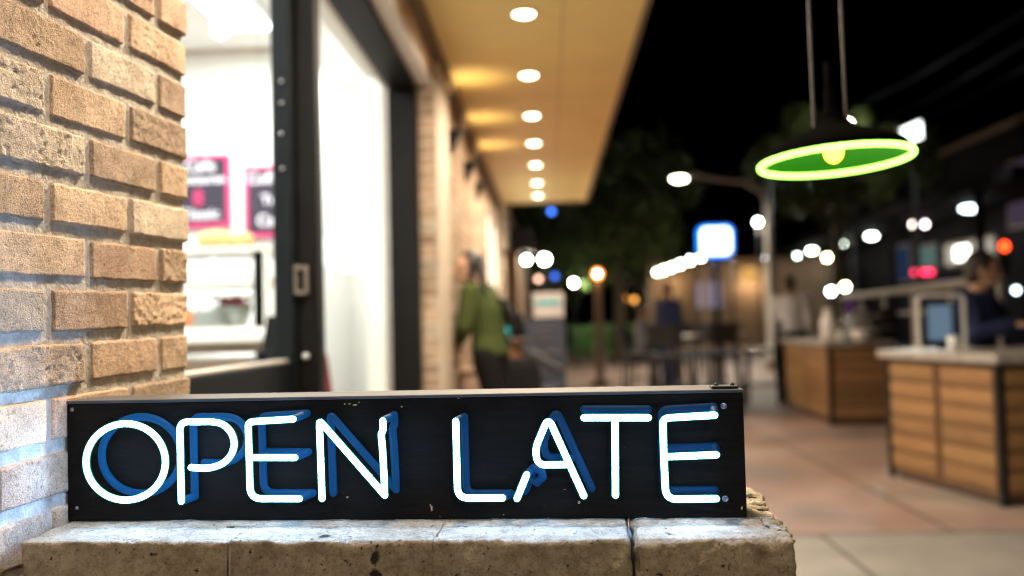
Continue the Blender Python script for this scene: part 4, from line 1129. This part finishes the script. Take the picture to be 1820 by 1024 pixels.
b.loft([[Vector((v.x, v.y, z)) for v in P_] for z in (KH-.055, KH)], smooth=False); b.build('worktop', M['counter'], sc, bevel=.008)

# things on the kiosks
Yd = 6.30; a_ = at(1634, 622, Yd); c_ = at(1712, 524, Yd)
t = thing('display_stand', 'white rounded frame stand with pale blue screen on the near kiosk', 'display stand', ((a_.x+c_.x)/2, Yd, KH))
b = MB(); z0 = KH+.004; fr2 = [(a_.x, z0), (a_.x, c_.z-.03), (a_.x+.009, c_.z-.009), (a_.x+.03, c_.z), (c_.x-.03, c_.z), (c_.x-.009, c_.z-.009), (c_.x, c_.z-.03), (c_.x, z0)]
b.tube([(x, Yd, z) for x, z in fr2], .014, 10); b.box((a_.x-.03, Yd-.06, KH+.001), (a_.x+.03, Yd+.06, KH+.012)); b.box((c_.x-.03, Yd-.06, KH+.001), (c_.x+.03, Yd+.06, KH+.012)); b.build('frame', M['white_plastic'], t)
b = MB(); s0 = at(1650, 605, Yd); s1 = at(1694, 542, Yd); b.box((s0.x-.012, Yd-.004, s0.z-.012), (s1.x+.012, Yd+.016, s1.z+.012), bev=.004); b.box((s0.x+.06, Yd+.0, KH+.002), (s0.x+.10, Yd+.012, s0.z)); b.build('bezel', M['black_metal'], t)
b = MB(); b.box((s0.x, Yd-.008, s0.z), (s0.x+(s1.x-s0.x)*.9, Yd-.005, s1.z)); b.build('screen', M['screen'], t)
def on_top(name, label, cat, px, Y, prof, m, h, n=20, group=None):
    p = at(px, 600, Y); b = MB(); b.lathe(prof, (p.x, Y, h+.001), n); return tag(b.build(name, m), label, cat, group)
on_top('paper_cup', 'white paper cup beside the screen on the near kiosk', 'cup', 1694, 5.75, [(.027, 0), (.036, .10), (.034, .10), (.025, .004), (0, .004)], M['white_plastic'], KH)
M['jar'] = mat('clear_jar', (.85, .86, .86), .08, trans=.85, noise_amt=.02)
on_top('carafe', 'white ceramic carafe on the far kiosk', 'carafe', 1474, 9.8, [(.06, 0), (.085, .02), (.085, .20), (.05, .27), (.05, .33), (.06, .34), (.045, .34), (.04, .26), (0, .26)], M['white_plastic'], .85)
on_top('glass_jar', 'wide clear glass jar on the far kiosk next to the carafe', 'jar', 1510, 9.75, [(.08, 0), (.10, .02), (.10, .20), (.07, .24), (.07, .26), (0, .27)], M['jar'], .85)
on_top('bowl_stack', 'stack of white bowls at the front edge of the far kiosk', 'bowls', 1530, 9.45, [(.04, 0), (.05, .01), (.09, .05), (.09, .06), (.095, .08), (.095, .09), (.10, .11), (.095, .11), (.05, .06), (0, .055)], M['white_plastic'], .85)
on_top('paper_cup', 'white paper cup between the carafe and the wide jar', 'cup', 1494, 9.6, [(.027, 0), (.036, .10), (.034, .10), (.025, .004), (0, .004)], M['white_plastic'], .85)
on_top('glass_jar', 'domed clear glass jar at the near end of the far kiosk', 'jar', 1545, 9.65, [(.10, 0), (.11, .01), (.11, .08), (.09, .15), (.04, .19), (.015, .2), (.015, .22), (0, .22)], M['jar'], .85)
t = thing('coffee_machine', 'black box shaped coffee machine at the right of the far kiosk', 'coffee machine', (3.35, 9.9, .85))
b = MB(); b.box((3.30, 9.75, .80), (3.62, 10.15, 1.18), bev=.02); b.build('body', M['black_metal'], t)
b = MB(); b.tube([(3.36, 9.74, .98), (3.56, 9.74, .98)], .018, 8); b.box((3.34, 9.735, 1.08), (3.46, 9.749, 1.12)); b.build('spout', M['steel'], t)
b = MB(); b.box((3.28, 9.7, 0), (3.66, 10.2, .798)); b.build('stand', M['dark_wood'], t)

# metal railing behind the kiosks
t = thing('metal_railing', 'pale metal railing running behind the kiosks towards the right', 'railing', (3.4, 9.5, 0))
R0 = Vector((3.95, 12.6, 0)); R1 = Vector((3.30, 6.9, 0))
for k in range(6):
    p = R0.lerp(R1, k/5); b = MB(); b.tube([p, p+ZZ*1.33], .022, 8); b.build('post', M['pole'], t)
b = MB()
b.tube([R0+ZZ*1.35, R1+ZZ*1.35], .035, 10); b.build('top_rail', M['pole'], t)
b = MB(); b.tube([R0+ZZ*1.12, R1+ZZ*1.12], .018, 8); b.tube([R0+ZZ*.6, R1+ZZ*.6], .018, 8); b.build('mid_rail', M['pole'], t)

# bistro tables and bar stools
def bistro(x, y, h, label, m):
    t = thing('bistro_table', label, 'table', (x, y, 0), 'bistro tables on the plaza')
    b = MB(); b.lathe([(0, h-.03), (.32, h-.03), (.33, h-.015), (.32, h), (0, h)], (x, y, 0), 28); b.build('table_top', m, t)
    b = MB(); b.lathe([(.22, 0), (.22, .015), (.035, .05), (.03, h-.06), (.10, h-.031)], (x, y, 0), 18); b.build('pedestal', M['black_metal'], t)
bistro(1.52, 11.2, .93, 'round bistro table with a pale top at the left of the stools', M['white_plastic'])
bistro(2.28, 12.4, .93, 'round bistro table in front of the street light pole', M['counter'])
bistro(2.15, 16.2, .75, 'low round table farthest from the kiosks', M['counter'])
for (x, y, rz, lab) in ((1.34, 10.45, 2.8, 'black bar stool nearest the pale topped table'), (1.88, 10.7, 3.6, 'black bar stool to the right of the pale topped table'), (1.12, 11.4, 1.3, 'black bar stool at the far left of the tables'),
                        (2.10, 11.6, 2.4, 'black bar stool between the two tall tables'), (2.72, 12.0, 4.4, 'black bar stool nearest the far kiosk'), (1.75, 11.95, 0.3, 'black bar stool behind the pale topped table')):
    chair(x, y, rz, .72, lab, M['black_metal'], M['black_metal'], 'black bar stools around the bistro tables', back=.34, name='bar_stool', cat='stool')

# ------------------------------------------------------------------ pendant lamp
pc = at(1484, 283, 2.0); PR = .156; KS = PR/.243
tilt = Matrix.Rotation(R_(-2.2), 3, 'X') @ Matrix.Rotation(R_(-2.0), 3, 'Y')
t = thing('pendant_lamp', 'black dish pendant lamp with glowing green rim and bulb', 'pendant lamp', pc)
def ks(prof): return [(r*KS, z*KS) for r, z in prof]
b = MB(); b.lathe(ks([(.247, -.002), (.249, .004), (.226, .035), (.175, .062), (.105, .088), (.060, .112), (.034, .150), (.021, .185), (.019, .235), (.014, .24), (.012, .33), (0, .335)]), pc, 40, X=tilt, cap=False)
b.build('shade', M['dish_out'], t)
b = MB(); b.lathe(ks([(.232, .001), (.218, .028), (.170, .052), (.095, .076), (0, .082)]), pc, 40, X=tilt, cap=False); b.build('reflector', M['dish_in'], t)
M['green_neon'] = emat('green_neon_tube', (.42, 1.0, .12), 6.0)
b = MB(); b.tube([pc + tilt @ Vector((PR*math.cos(q), PR*math.sin(q), -.004)) for q in [2*PI*k/56 for k in range(56)]], .0062, 12, closed=True); b.build('neon_ring', M['green_neon'], t)
M['bulb'] = emat('warm_bulb', (1.0, .74, .06), 6)
BP = tilt @ Vector((-.008, -.02, .012))
b = MB(); b.ball(pc + BP, (.020, .020, .024), 16, 12); b.build('bulb', M['bulb'], t)
b = MB(); b.lathe([(.010, .018), (.011, .035), (.013, .048)], pc + tilt @ Vector((-.008, -.02, .012)), 14, X=tilt); b.build('socket', M['black_metal'], t)
for px0, px1, py1 in ((1437, 1447, 226), (1494, 1504, 212)):
    p1 = at(px1, py1, 2.0); p0 = at(px0, 0, 2.0); b = MB(); b.tube([p1, p1+(p0-p1)*6], .0035, 8); b.build('hanging_rod', M['rod'], t)
lamp('bulb_lamp', 'POINT', pc + tilt @ Vector((-.008, -.02, -.014)), .35, (.5, 1, .12), t, size=.012)

# ------------------------------------------------------------------ street lights, lanterns and lit signs
def globe(name, label, cat, px, py, Y, r, color, strength, group=None, pole=True, pm='black_metal', pr=.03, cap=True):
    p = at(px, py, Y); t = thing(name, label, cat, (p.x, p.y, 0), group)
    b = MB(); b.ball(p, r, 14, 10); b.build('globe', emat('lamp_glow', color, strength), t)
    if pole:
        b = MB(); b.lathe([(pr*2.4, 0), (pr*2.2, .08), (pr, .14), (pr*.8, p.z-r*1.02), (pr*.8, p.z-r*.95)], (p.x, p.y, 0), 12); b.build('pole', M[pm], t)
        b = MB(); b.lathe([(r*.9, .0), (r*.55, .03), (.01, .05)], (p.x, p.y, p.z+r*.92), 12); b.build('cap', M[pm], t)
    return t
G1 = 'small globe lamps beyond the plaza'
WARM, WHITE, COOL = (1, .84, .55), (1, .97, .82), (.80, 1, .90)
globe('lamp_post', 'short brown post with an orange glowing globe by the hedge', 'lamp post', 1062, 487, 16, .085, (1.0, .22, .02), 4.0, pm='dark_wood', pr=.075)
_l = bpy.context.scene.objects['lamp_post']
p = at(1062, 487, 16)
_g = [c for c in _l.children if c.name.startswith('globe')][0]; _m = _g.data.materials[0]; _n = _m.node_tree
_a = _n.nodes.new('ShaderNodeAddShader'); _t = _n.nodes.new('ShaderNodeBsdfTransparent')
_n.links.new(_n.nodes['Emission'].outputs[0], _a.inputs[0]); _n.links.new(_t.outputs[0], _a.inputs[1]); _n.links.new(_a.outputs[0], _n.nodes['Material Output'].inputs[0])
b = MB(); b.ball(p, .034, 14, 10); b.build('bulb', emat('warm_lamp_bulb', (1, .85, .5), 60), _g)
globe('globe_lamp', 'white globe lamp at the left of the orange lit post', 'lamp', 1020, 503, 24, .075, WHITE, 45, G1)
globe('globe_lamp', 'left one of two bright globes beside the shop wall end', 'lamp', 936, 462, 17, .06, WHITE, 60, G1)
globe('globe_lamp', 'right and larger one of two bright globes beside the shop wall end', 'lamp', 968, 461, 17.5, .085, WHITE, 50, G1)
globe('globe_lamp', 'blue globe lamp just under the end of the canopy', 'lamp', 980, 376, 24, .07, (.06, .22, 1), 5, G1)
globe('globe_lamp', 'blue globe lamp near the white notice of the pavement sign', 'lamp', 986, 491, 24, .07, (.06, .20, 1), 3, G1)
globe('globe_lamp', 'dim peach globe lamp under the two bright globes', 'lamp', 957, 496, 20, .06, (1, .55, .38), 5, G1)
globe('globe_lamp', 'amber globe lamp, left one of a close pair over the hedge end', 'lamp', 1110, 531, 30, .09, (1, .38, .06), 2.6, G1)
globe('globe_lamp', 'amber globe lamp, right one of a close pair over the hedge end', 'lamp', 1127, 533, 31, .09, (1, .42, .08), 3.2, G1)
globe('globe_lamp', 'dim amber globe lamp below the amber pair', 'lamp', 1100, 557, 29, .085, (1, .45, .18), 2.0, G1)
globe('globe_lamp', 'white green globe lamp left of the street light pole', 'lamp', 1347, 395, 30, .09, COOL, 38, G1)
globe('globe_lamp', 'dim grey white globe lamp close to the street light pole', 'lamp', 1363, 458, 30, .085, (.9, .85, .95), 9, G1)
globe('globe_lamp', 'cold white globe lamp, left one of the pair above the far kiosk', 'lamp', 1477, 518, 21, .07, (.75, .9, 1), 40, G1)
globe('globe_lamp', 'warm white globe lamp, right one of the pair above the far kiosk', 'lamp', 1502, 510, 21.5, .075, (1, .80, .42), 40, G1)
globe('globe_lamp', 'warm yellow globe lamp among the white arcade lights', 'lamp', 1470, 458, 30, .09, (1, .8, .45), 36, G1)
globe('globe_lamp', 'small white glint lamp beside the glass jars', 'lamp', 1560, 576, 14.5, .03, (1, .95, .85), 22, G1)
globe('globe_lamp', 'high street lantern peeping over the pendant dish', 'lamp', 1508, 220, 26, .09, WHITE, 45, G1, pr=.05)
globe('globe_lamp', 'pale blue globe lamp at the right edge beyond the man in navy', 'lamp', 1806, 516, 17, .05, (.75, .9, 1), 12, G1)
for nm_, (gx, gy, gY), e_, c_ in (('white green globe lamp left of', (1347, 395, 30), 330, (1, .9, .72)), ('high street lantern', (1508, 220, 26), 35, (1, .95, .75))):
    o_ = [o for o in SC.objects if o.get('label', '').startswith(nm_)][0]
    lamp('globe_light', 'POINT', at(gx, gy, gY)+Vector((-.05, -.2, -.12)), e_, c_, o_, size=.09)
# the big street light
Y = 20; lp = at(1207, 316, Y); pb = at(1384, 640, Y); pt = at(1363, 345, Y)
sl = thing('street_light', 'tall grey street light with a curved arm reaching left', 'street light', (pb.x-.05, Y, 0))
b = MB(); b.lathe([(.16, 0), (.16, .25), (.10, .32), (.085, 2.5), (.07, pt.z+.5)], (pt.x, Y, 0), 16); b.build('pole', M['pole'], sl)
b = MB(); b.tube([(pt.x, Y, pt.z-.2), (pt.x-.12, Y, pt.z+.05), (pt.x-.5, Y, pt.z+.28), (pt.x-1.1, Y, pt.z+.36), (lp.x+.3, Y, lp.z+.07)], [.05, .048, .045, .04, .04], 10); b.build('arm', M['pole'], sl)
b = MB(); b.loft([[Vector((lp.x+a_, Y+w*math.sin(2*PI*i/12), lp.z+.03+h*math.cos(2*PI*i/12))) for i in range(12)] for a_, w, h in ((.36, .04, .03), (.25, .09, .045), (-.12, .11, .05), (-.2, .05, .02))]); b.build('head', M['pole'], sl)
b = MB(); b.ball((lp.x, Y, lp.z-.01), (.17, .10, .075), 16, 10); b.build('lens', emat('street_light_lens', (1, .95, .72), 26), sl)
lamp('street_lamp', 'SPOT', (lp.x, Y, lp.z-.12), 1000, (1, .88, .66), sl, size=.12, direction=(0, 0, -1), angle=172)
# unseen twin behind the viewer, added to light the ledge front
tw = copy_tree(sl); tw.location = (3.1, -5.0, 0)
tw['label'] = 'unseen tall grey street light added behind the viewer for front fill'
for o in (sl, tw): o['group'] = 'curved street lights of the plaza'
for ch in tw.children:
    if ch.type == 'LIGHT': ch.data = ch.data.copy(); ch.data.energy = 1500
# floodlight mast
Y = 24; fp = at(1621, 235, Y)
t = thing('floodlight', 'square white floodlight on a dark mast at the upper right', 'floodlight', (fp.x, Y, 0))
b = MB(); b.lathe([(.12, 0), (.08, .4), (.06, fp.z+.3)], (fp.x+.1, Y+.25, 0), 12); b.build('mast', M['black_metal'], t)
b = MB(); X = Matrix.Translation(fp) @ Matrix.Rotation(R_(-14), 4, 'Y') @ Matrix.Rotation(R_(12), 4, 'X'); b.box((-.30, .0, -.26), (.30, .16, .26), X=X, bev=.02); b.build('housing', M['black_metal'], t)
b = MB(); b.loft([[X @ Vector(v) for v in ((-.28, -.012, .14), (-.12, -.012, -.23), (.22, -.012, -.20), (.27, -.012, .22))], [X @ Vector(v) for v in ((-.28, -.004, .14), (-.12, -.004, -.23), (.22, -.004, -.20), (.27, -.004, .22))]], smooth=False); b.build('lens', emat('floodlight_lens', (.92, 1, .98), 5), t)
lamp('floodlight_lamp', 'SPOT', fp+Vector((0, -.1, -.05)), 900, (.95, 1, .95), t, size=.2, direction=(-.3, -.7, -.75), angle=125)
# illuminated pole sign
Y = 30; a_ = at(1237, 463, Y); c_ = at(1308, 394, Y)
t = thing('lightbox_sign', 'square white lightbox sign with a blue glowing border on a pole', 'sign', ((a_.x+c_.x)/2, Y, 0))
def rrect(x0, z0, x1, z1, r, y): 
    o = []
    for cx_, cz_, q0_ in ((x1-r, z1-r, 0), (x0+r, z1-r, 90), (x0+r, z0+r, 180), (x1-r, z0+r, 270)):
        o += [(cx_+r*math.cos(R_(q0_+k*15)), y, cz_+r*math.sin(R_(q0_+k*15))) for k in range(7)]
    return o
b = MB(); b.loft([rrect(a_.x+.1, a_.z+.1, c_.x-.1, c_.z-.1, .2, Y), rrect(a_.x+.1, a_.z+.1, c_.x-.1, c_.z-.1, .2, Y+.3)], smooth=False); b.build('border', emat('blue_lightbox', (.01, .22, 1), 2.6), t)
b = MB(); b.loft([rrect(a_.x+.19, a_.z+.19, c_.x-.19, c_.z-.19, .16, Y-.03), rrect(a_.x+.19, a_.z+.19, c_.x-.19, c_.z-.19, .16, Y-.004)], smooth=False); b.build('face', emat('white_lightbox', (.80, .95, 1), 4.5), t)
b = MB(); b.lathe([(.12, 0), (.09, .2), (.09, a_.z+.2)], ((a_.x+c_.x)/2, Y+.15, 0), 12); b.build('pole', M['black_metal'], t)
# festoon string
p0 = at(1168, 485, 36); p1 = at(1246, 457, 31)
t = thing('string_light', 'string of bright white bulbs rising to the blue bordered sign', 'string light', p0)
b = MB(); pts = [p0.lerp(p1, k/10)+ZZ*.10 for k in range(11)]; b.tube([p0+Vector((-.6, .5, .1))]+pts+[p1+Vector((.8, -1, .1))], .012, 6); b.build('wire', M['black_metal'], t)
em = emat('festoon_bulb', (.92, 1, .80), 34)
for k, f in enumerate((0, .17, .36, .56, .78, 1)):
    p = p0.lerp(p1, f); b = MB(); b.ball(p, (.09, .09, .10), 12, 8); b.tube([p+ZZ*.09, p+ZZ*.11], .03, 8); b.build('bulb', em, t)
for p in (p0+Vector((-.6, .5, .1)), p1+Vector((.8, -1, .1))):
    b = MB(); b.lathe([(.05, 0), (.04, .1), (.04, p.z+.05)], (p.x, p.y, 0), 8); b.build('post', M['black_metal'], t)
# traffic light
Y = 27; p = at(1785, 438, Y)
t = thing('traffic_light', 'traffic light showing red above the head of the man in navy', 'traffic light', (p.x, Y, 0))
b = MB(); b.box((p.x-.17, Y, p.z-.75), (p.x+.17, Y+.2, p.z+.22), bev=.02); b.build('housing', M['black_metal'], t)
for k, (c, s) in enumerate((((1, .06, .01), 9), ((.04, .03, 0), .0), ((0, .04, .02), .0))):
    b = MB(); b.ball((p.x, Y-.01, p.z-.28*k), (.115, .02, .125), 14, 8); b.build('lens', emat('red_signal', c, s) if s else mat('dark_lens', c, .2), t)
b = MB(); b.lathe([(.10, 0), (.06, .2), (.06, p.z-.75)], (p.x, Y+.1, 0), 10); b.build('pole', M['black_metal'], t)
# red lit shop sign
Y = 31; p = at(1640, 484, Y)
t = thing('neon_tube_sign', 'long red lit sign box on a stand beyond the railing', 'sign', (p.x, Y, 0))
b = MB(); b.box((p.x-.40, Y, p.z-.15), (p.x+.40, Y+.12, p.z+.15), bev=.02); b.build('housing', M['black_metal'], t)
b = MB(); b.box((p.x-.34, Y-.012, p.z-.075), (p.x+.34, Y-.001, p.z+.075)); b.build('face', emat('red_sign_face', (1, .03, .10), 5.5), t)
b = MB(); b.tube([(p.x, Y+.06, 0), (p.x, Y+.06, p.z-.15)], .04, 8); b.build('stand', M['black_metal'], t)
# overhead cables
for i, (y0, y1, Yc) in enumerate(((22, 205, 20), (75, 225, 22), (122, 222, 24))):
    a_ = at(1840, y0-12, Yc-6); c_ = at(1500+i*60, y1-5, Yc+10)
    d = (c_-a_)
    b = MB(); b.tube([a_-d*.6+ZZ*.3, a_, a_.lerp(c_, .5)-ZZ*.12, c_, c_+d*.8+ZZ*.3], .03-.004*i, 6)
    tag(b.build('overhead_cable', M['cable']), ('highest', 'middle', 'lowest')[i]+' of three dark cables crossing the sky at the right', 'cable', 'overhead cables')

# ------------------------------------------------------------------ buildings beyond
def building(label, x0, y0, x1, y1, h, m, name='building'):
    t = thing(name, label, 'building', ((x0+x1)/2, (y0+y1)/2, 0))
    b = MB(); b.box((x0, y0, 0), (x1, y1, h)); b.build('wall', m, t)
    b = MB(); b.box((x0-.08, y0-.08, h+.002), (x1+.08, y1+.08, h+.18)); b.build('roof', M['fascia'], t)
    return t
nb = building('beige columned shop beyond the end of the brick wall', -6, 15.6, -.78, 26, 3.2, M['beige_facade'], 'neighbouring_shop')
for x, y in ((-.62, 16.2), (-.62, 18.2), (-.62, 20.2), (-.62, 22.2)):
    b = MB(); b.box((x-.1, y-.12, 0), (x+.12, y+.12, 2.3), bev=.01); b.box((x-.14, y-.16, 2.302), (x+.16, y+.16, 2.4)); b.build('column', M['beige_facade'], nb)
a_ = at(905, 447, 15.9); c_ = at(947, 405, 15.9)
b = MB(); b.box((a_.x, 15.9, a_.z), (c_.x, 16.05, c_.z), bev=.01); b.build('hanging_sign', M['blue_grey'], nb)
lamp('shop_lamp', 'POINT', (-.2, 16.6, 2.2), 45, (1, .85, .6), nb, size=.08)
cb_ = building('brown single storey building behind the bistro tables', 4.2, 40, 12.5, 48, 3.5, M['brown_facade'], 'far_building')
for (x0, y0, x1, y1, col, s, lab) in ((1240, 500, 1282, 548, (.85, .72, .95), .32, 'pale glowing poster left of the street light pole'), (1318, 475, 1344, 500, (1, .55, .15), .9, 'small orange lit window')):  # first pane is a lit poster, its brightness put in as glow
    a_ = at(x0, y1, 39.96); c_ = at(x1, y0, 39.96); b = MB(); b.box((a_.x-.08, 39.95, a_.z-.08), (c_.x+.08, 39.998, c_.z+.08)); w_ = b.build('window', M['fascia'], cb_); w_['label'] = lab
    b = MB(); b.box((a_.x, 39.93, a_.z), (c_.x, 39.948, c_.z)); b.build('pane', emat('lit_pane', col, s), w_)
for x in (4.25, 6.6, 9.2, 12.2):
    b = MB(); b.box((x, 39.8, 0), (x+.25, 39.998, 3.4)); b.build('pilaster', M['beige_facade'], cb_)
for x, e_ in ((5.3, 45), (8.6, 70)):  # unseen wall lamps added to brighten the brown facade
    b = MB(); b.loft([[(x-.12, 39.99, 2.9), (x+.12, 39.99, 2.9), (x+.10, 39.78, 2.9), (x-.10, 39.78, 2.9)], [(x-.07, 39.99, 3.15), (x+.07, 39.99, 3.15), (x+.06, 39.85, 3.15), (x-.06, 39.85, 3.15)]], smooth=False); w_ = b.build('added_lamp_shade', M['fascia'], cb_)
    lamp('facade_fill_light', 'POINT', (x, 39.4, 2.6), e_, (1, .72, .42), cb_, size=.08)
rb = building('dark commercial building with lit windows and arcade lights at the right', 13.6, 22, 24, 70, 6.5, M['grey_facade'], 'arcade_building')
b = MB(); b.box((10.9, 22, 4.25), (13.598, 62, 4.55)); b.build('arcade_roof', M['grey_facade'], rb)
for y in (24, 30, 36, 42, 48, 54, 60):
    b = MB(); b.box((11.0, y, 0), (11.18, y+.18, 4.248)); b.build('column', M['grey_facade'], rb)
for (ya, yb, za, zb, col, s, lab) in ((28.6, 32.0, 2.75, 3.4, (1, .90, .72), .5, 'wide bright shop window'), (30.2, 31.2, 2.85, 3.3, (1, .97, .9), 6, 'glaring white window panel'), (32.8, 34.4, 2.7, 3.5, (.3, .5, .47), .28, 'teal lit window'), (35.2, 36.2, 2.4, 3.7, (.03, .10, .25), .25, 'blue lit window'),
                                      (42, 46, .4, 2.4, (.45, .10, .55), .22, 'purple lit window'), (50, 53, .4, 2.6, (1, .6, .3), .3, 'dim amber window'), (26.3, 27.6, 3.6, 5.4, (.5, .36, .55), .10, 'tall dim window')):
    o_ = .03 if s != 6 else .06
    b = MB(); b.box((13.6-o_-.02, ya-.08, za-.08), (13.6-o_+.028, yb+.08, zb+.08)); w_ = b.build('window', M['fascia'], rb); w_['label'] = lab
    b = MB(); b.box((13.6-o_-.035, ya, za), (13.6-o_-.022, yb, zb)); b.build('pane', emat('lit_pane', col, s), w_)
# lights under the arcade
for k, (px, py, Yl, lab) in enumerate(((1416, 455, 45, 'smallest and farthest'), (1443, 446, 41.5, 'second farthest'), (1493, 434, 38, 'middle'), (1549, 420, 35, 'second nearest'), (1623, 399, 31.5, 'left one of a close pair of'), (1644, 399, 31, 'right one of a close pair of'), (1725, 371, 26.8, 'longest and nearest'))):
    p = at(px, py, Yl)
    w = (.09, .19, .19, .20, .07, .07, .30)[k]
    t = thing('arcade_light', 'white arcade ceiling light, %s under the dark building roof' % lab, 'ceiling light', p, 'arcade ceiling lights at the right')
    if k in (4, 5): t['label'] = lab.replace(' of', ' of')+' small pinkish white lights under the dark roof'
    b = MB(); b.ball(p, (w, .12, .085), 14, 8); b.build('diffuser', emat('arcade_glow', ((.85, 1, .88), (.85, 1, .85), (.88, 1, .85), (.9, 1, .88), (1, .82, .72), (1, .78, .82), (.8, .98, 1))[k], (26, 26, 24, 22, 14, 14, 12)[k]), t)
    b = MB(); b.tube([p+ZZ*.08, (p.x, p.y, max(p.z+.12, 4.249))], .02, 6); b.build('stem', M['black_metal'], t)
lamp('arcade_lamp', 'AREA', (12, 34, 4.1), 160, (.95, 1, .9), rb, size=1.5, size_y=16, direction=(0, 0, -1))

# ------------------------------------------------------------------ trees and hedge
def tree(x, y, h, rx, ry, rz, label, n=5200, seed=1, leaf=.11, tone=(1, 1, 1)):
    rnd = random.Random(seed)
    t = thing('tree', label, 'tree', (x, y, 0))
    b = MB(); zc = h-rz
    tops = []
    b.tube([(x, y, 0), (x+.05, y, zc*.4), (x-.04, y+.03, zc*.8), (x, y, zc+rz*.3)], [.20, .16, .13, .06], 10)
    for k in range(9):
        q = k*2.4; e = Vector((x+rx*.75*math.cos(q), y+ry*.75*math.sin(q), zc+rz*rnd.uniform(-.45, .65)))
        s0 = Vector((x, y, zc*rnd.uniform(.62, .95))); b.tube([s0, s0.lerp(e, .5)+ZZ*.15, e], [.07, .045, .018], 6); tops.append(e)
    b.build('trunk', M['bark'], t)
    b = MB(); cl = []
    for k in range(46):
        while True:
            v = Vector((rnd.uniform(-1, 1), rnd.uniform(-1, 1), rnd.uniform(-1, 1)))
            if .2 < v.length < 1: break
        cl.append((Vector((x+v.x*rx, y+v.y*ry, zc+v.z*rz)), rnd.uniform(.22, .42)*min(rx, rz), rnd.uniform(.6, 1.35)))
    for k in range(n):
        c, r, g = cl[k % len(cl)]
        v = Vector((rnd.gauss(0, 1), rnd.gauss(0, 1), rnd.gauss(0, .8))); v = v.normalized()*r*rnd.uniform(.3, 1)**.5
        p = c+v; a_ = Vector((rnd.uniform(-1, 1), rnd.uniform(-1, 1), rnd.uniform(-1, .4))).normalized(); d = a_.cross(Vector((rnd.uniform(-1, 1), rnd.uniform(-1, 1), rnd.uniform(-1, 1)))).normalized()
        s = leaf*rnd.uniform(.6, 1.4); g2 = g*rnd.uniform(.75, 1.25); col = (.075*g2*tone[0], .125*g2*tone[1], .033*g2*tone[2])
        b.add([p-a_*s, p+d*s*.45, p+a_*s, p-d*s*.45], [(0, 1, 2, 3)], col)
    b.build('crown', M['leaf'], t, colors=True)
tree(1.9, 25, 6.0, 2.0, 1.8, 1.9, 'dark leafy tree behind the orange lamp post', seed=3)
tree(8.4, 27, 7.0, 2.8, 2.2, 1.5, 'broad dark tree behind the pendant lamp', seed=5, n=7500, tone=(1.25, 1.05, .8))
tree(-.1, 33, 6.4, 2.2, 2, 2.3, 'dark tree rising behind the end of the canopy', seed=8)
tree(4.2, 46, 7.5, 3.0, 2.5, 2.6, 'far tree behind the brown building', seed=9)
def hedge(x0, x1, y0, y1, h, label):
    rnd = random.Random(4); t = thing('hedge', label, 'hedge', ((x0+x1)/2, (y0+y1)/2, 0))
    b = MB()
    for k in range(16):
        x = rnd.uniform(x0+.2, x1-.2); y = rnd.uniform(y0+.2, y1-.2); b.tube([(x, y, 0), (x+rnd.uniform(-.1, .1), y, h*.6)], [.03, .012], 6)
    b.build('stem', M['bark'], t)
    b = MB()
    for k in range(6000):
        x = rnd.uniform(x0, x1); top = h*(1+.10*noise.noise(Vector((x*1.5, 3, 1)))); p = Vector((x, rnd.uniform(y0, y1), top*rnd.uniform(.08, 1)**.7))
        a_ = Vector((rnd.uniform(-1, 1), rnd.uniform(-1, 1), rnd.uniform(-1, 1))).normalized(); d = a_.cross(Vector((rnd.uniform(-1, 1), rnd.uniform(-1, 1), rnd.uniform(-1, 1)))).normalized(); s = rnd.uniform(.05, .10); g = rnd.uniform(.7, 1.3)
        b.add([p-a_*s, p+d*s*.5, p+a_*s, p-d*s*.5], [(0, 1, 2, 3)], (.06*g, .13*g, .03*g))
    b.build('foliage', M['hedge_leaf'], t, colors=True)
hedge(.7, 3.4, 27.2, 28.4, .98, 'low clipped green hedge behind the orange lamp post')
lamp('hedge_lamp', 'POINT', at(1062, 487, 16)+Vector((0, -.1, .0)), 25, (1, .6, .25), _l, size=.08)
lamp('park_lamp', 'SPOT', at(1020, 503, 24)+Vector((.05, .12, .0)), 600, (1, .95, .7), bpy.data.objects['globe_lamp'], size=.1, direction=(.12, 1, -.22), angle=70)

# ------------------------------------------------------------------ night sky
w = bpy.data.worlds.new('World'); SC.world = w; w.use_nodes = True
nt = w.node_tree; bg = nt.nodes['Background']
sky = nt.nodes.new('ShaderNodeTexSky'); sky.sky_type = 'NISHITA'; sky.sun_disc = False
sky.sun_elevation = R_(-9); sky.sun_rotation = R_(200)
nt.links.new(sky.outputs[0], bg.inputs['Color']); bg.inputs['Strength'].default_value = .06

# ------------------------------------------------------------------ render settings
SC.view_settings.view_transform = 'Standard'; SC.view_settings.look = 'None'
SC.view_settings.exposure = 0; SC.view_settings.gamma = 1
SC.render.engine = 'CYCLES'
cy = SC.cycles
cy.max_bounces = 8; cy.diffuse_bounces = 4; cy.glossy_bounces = 4; cy.transmission_bounces = 6; cy.transparent_max_bounces = 12
cy.sample_clamp_indirect = 4; cy.caustics_reflective = False; cy.caustics_refractive = False
cy.use_denoising = True
cy.pixel_filter_type = 'BLACKMAN_HARRIS'; cy.filter_width = 1.15
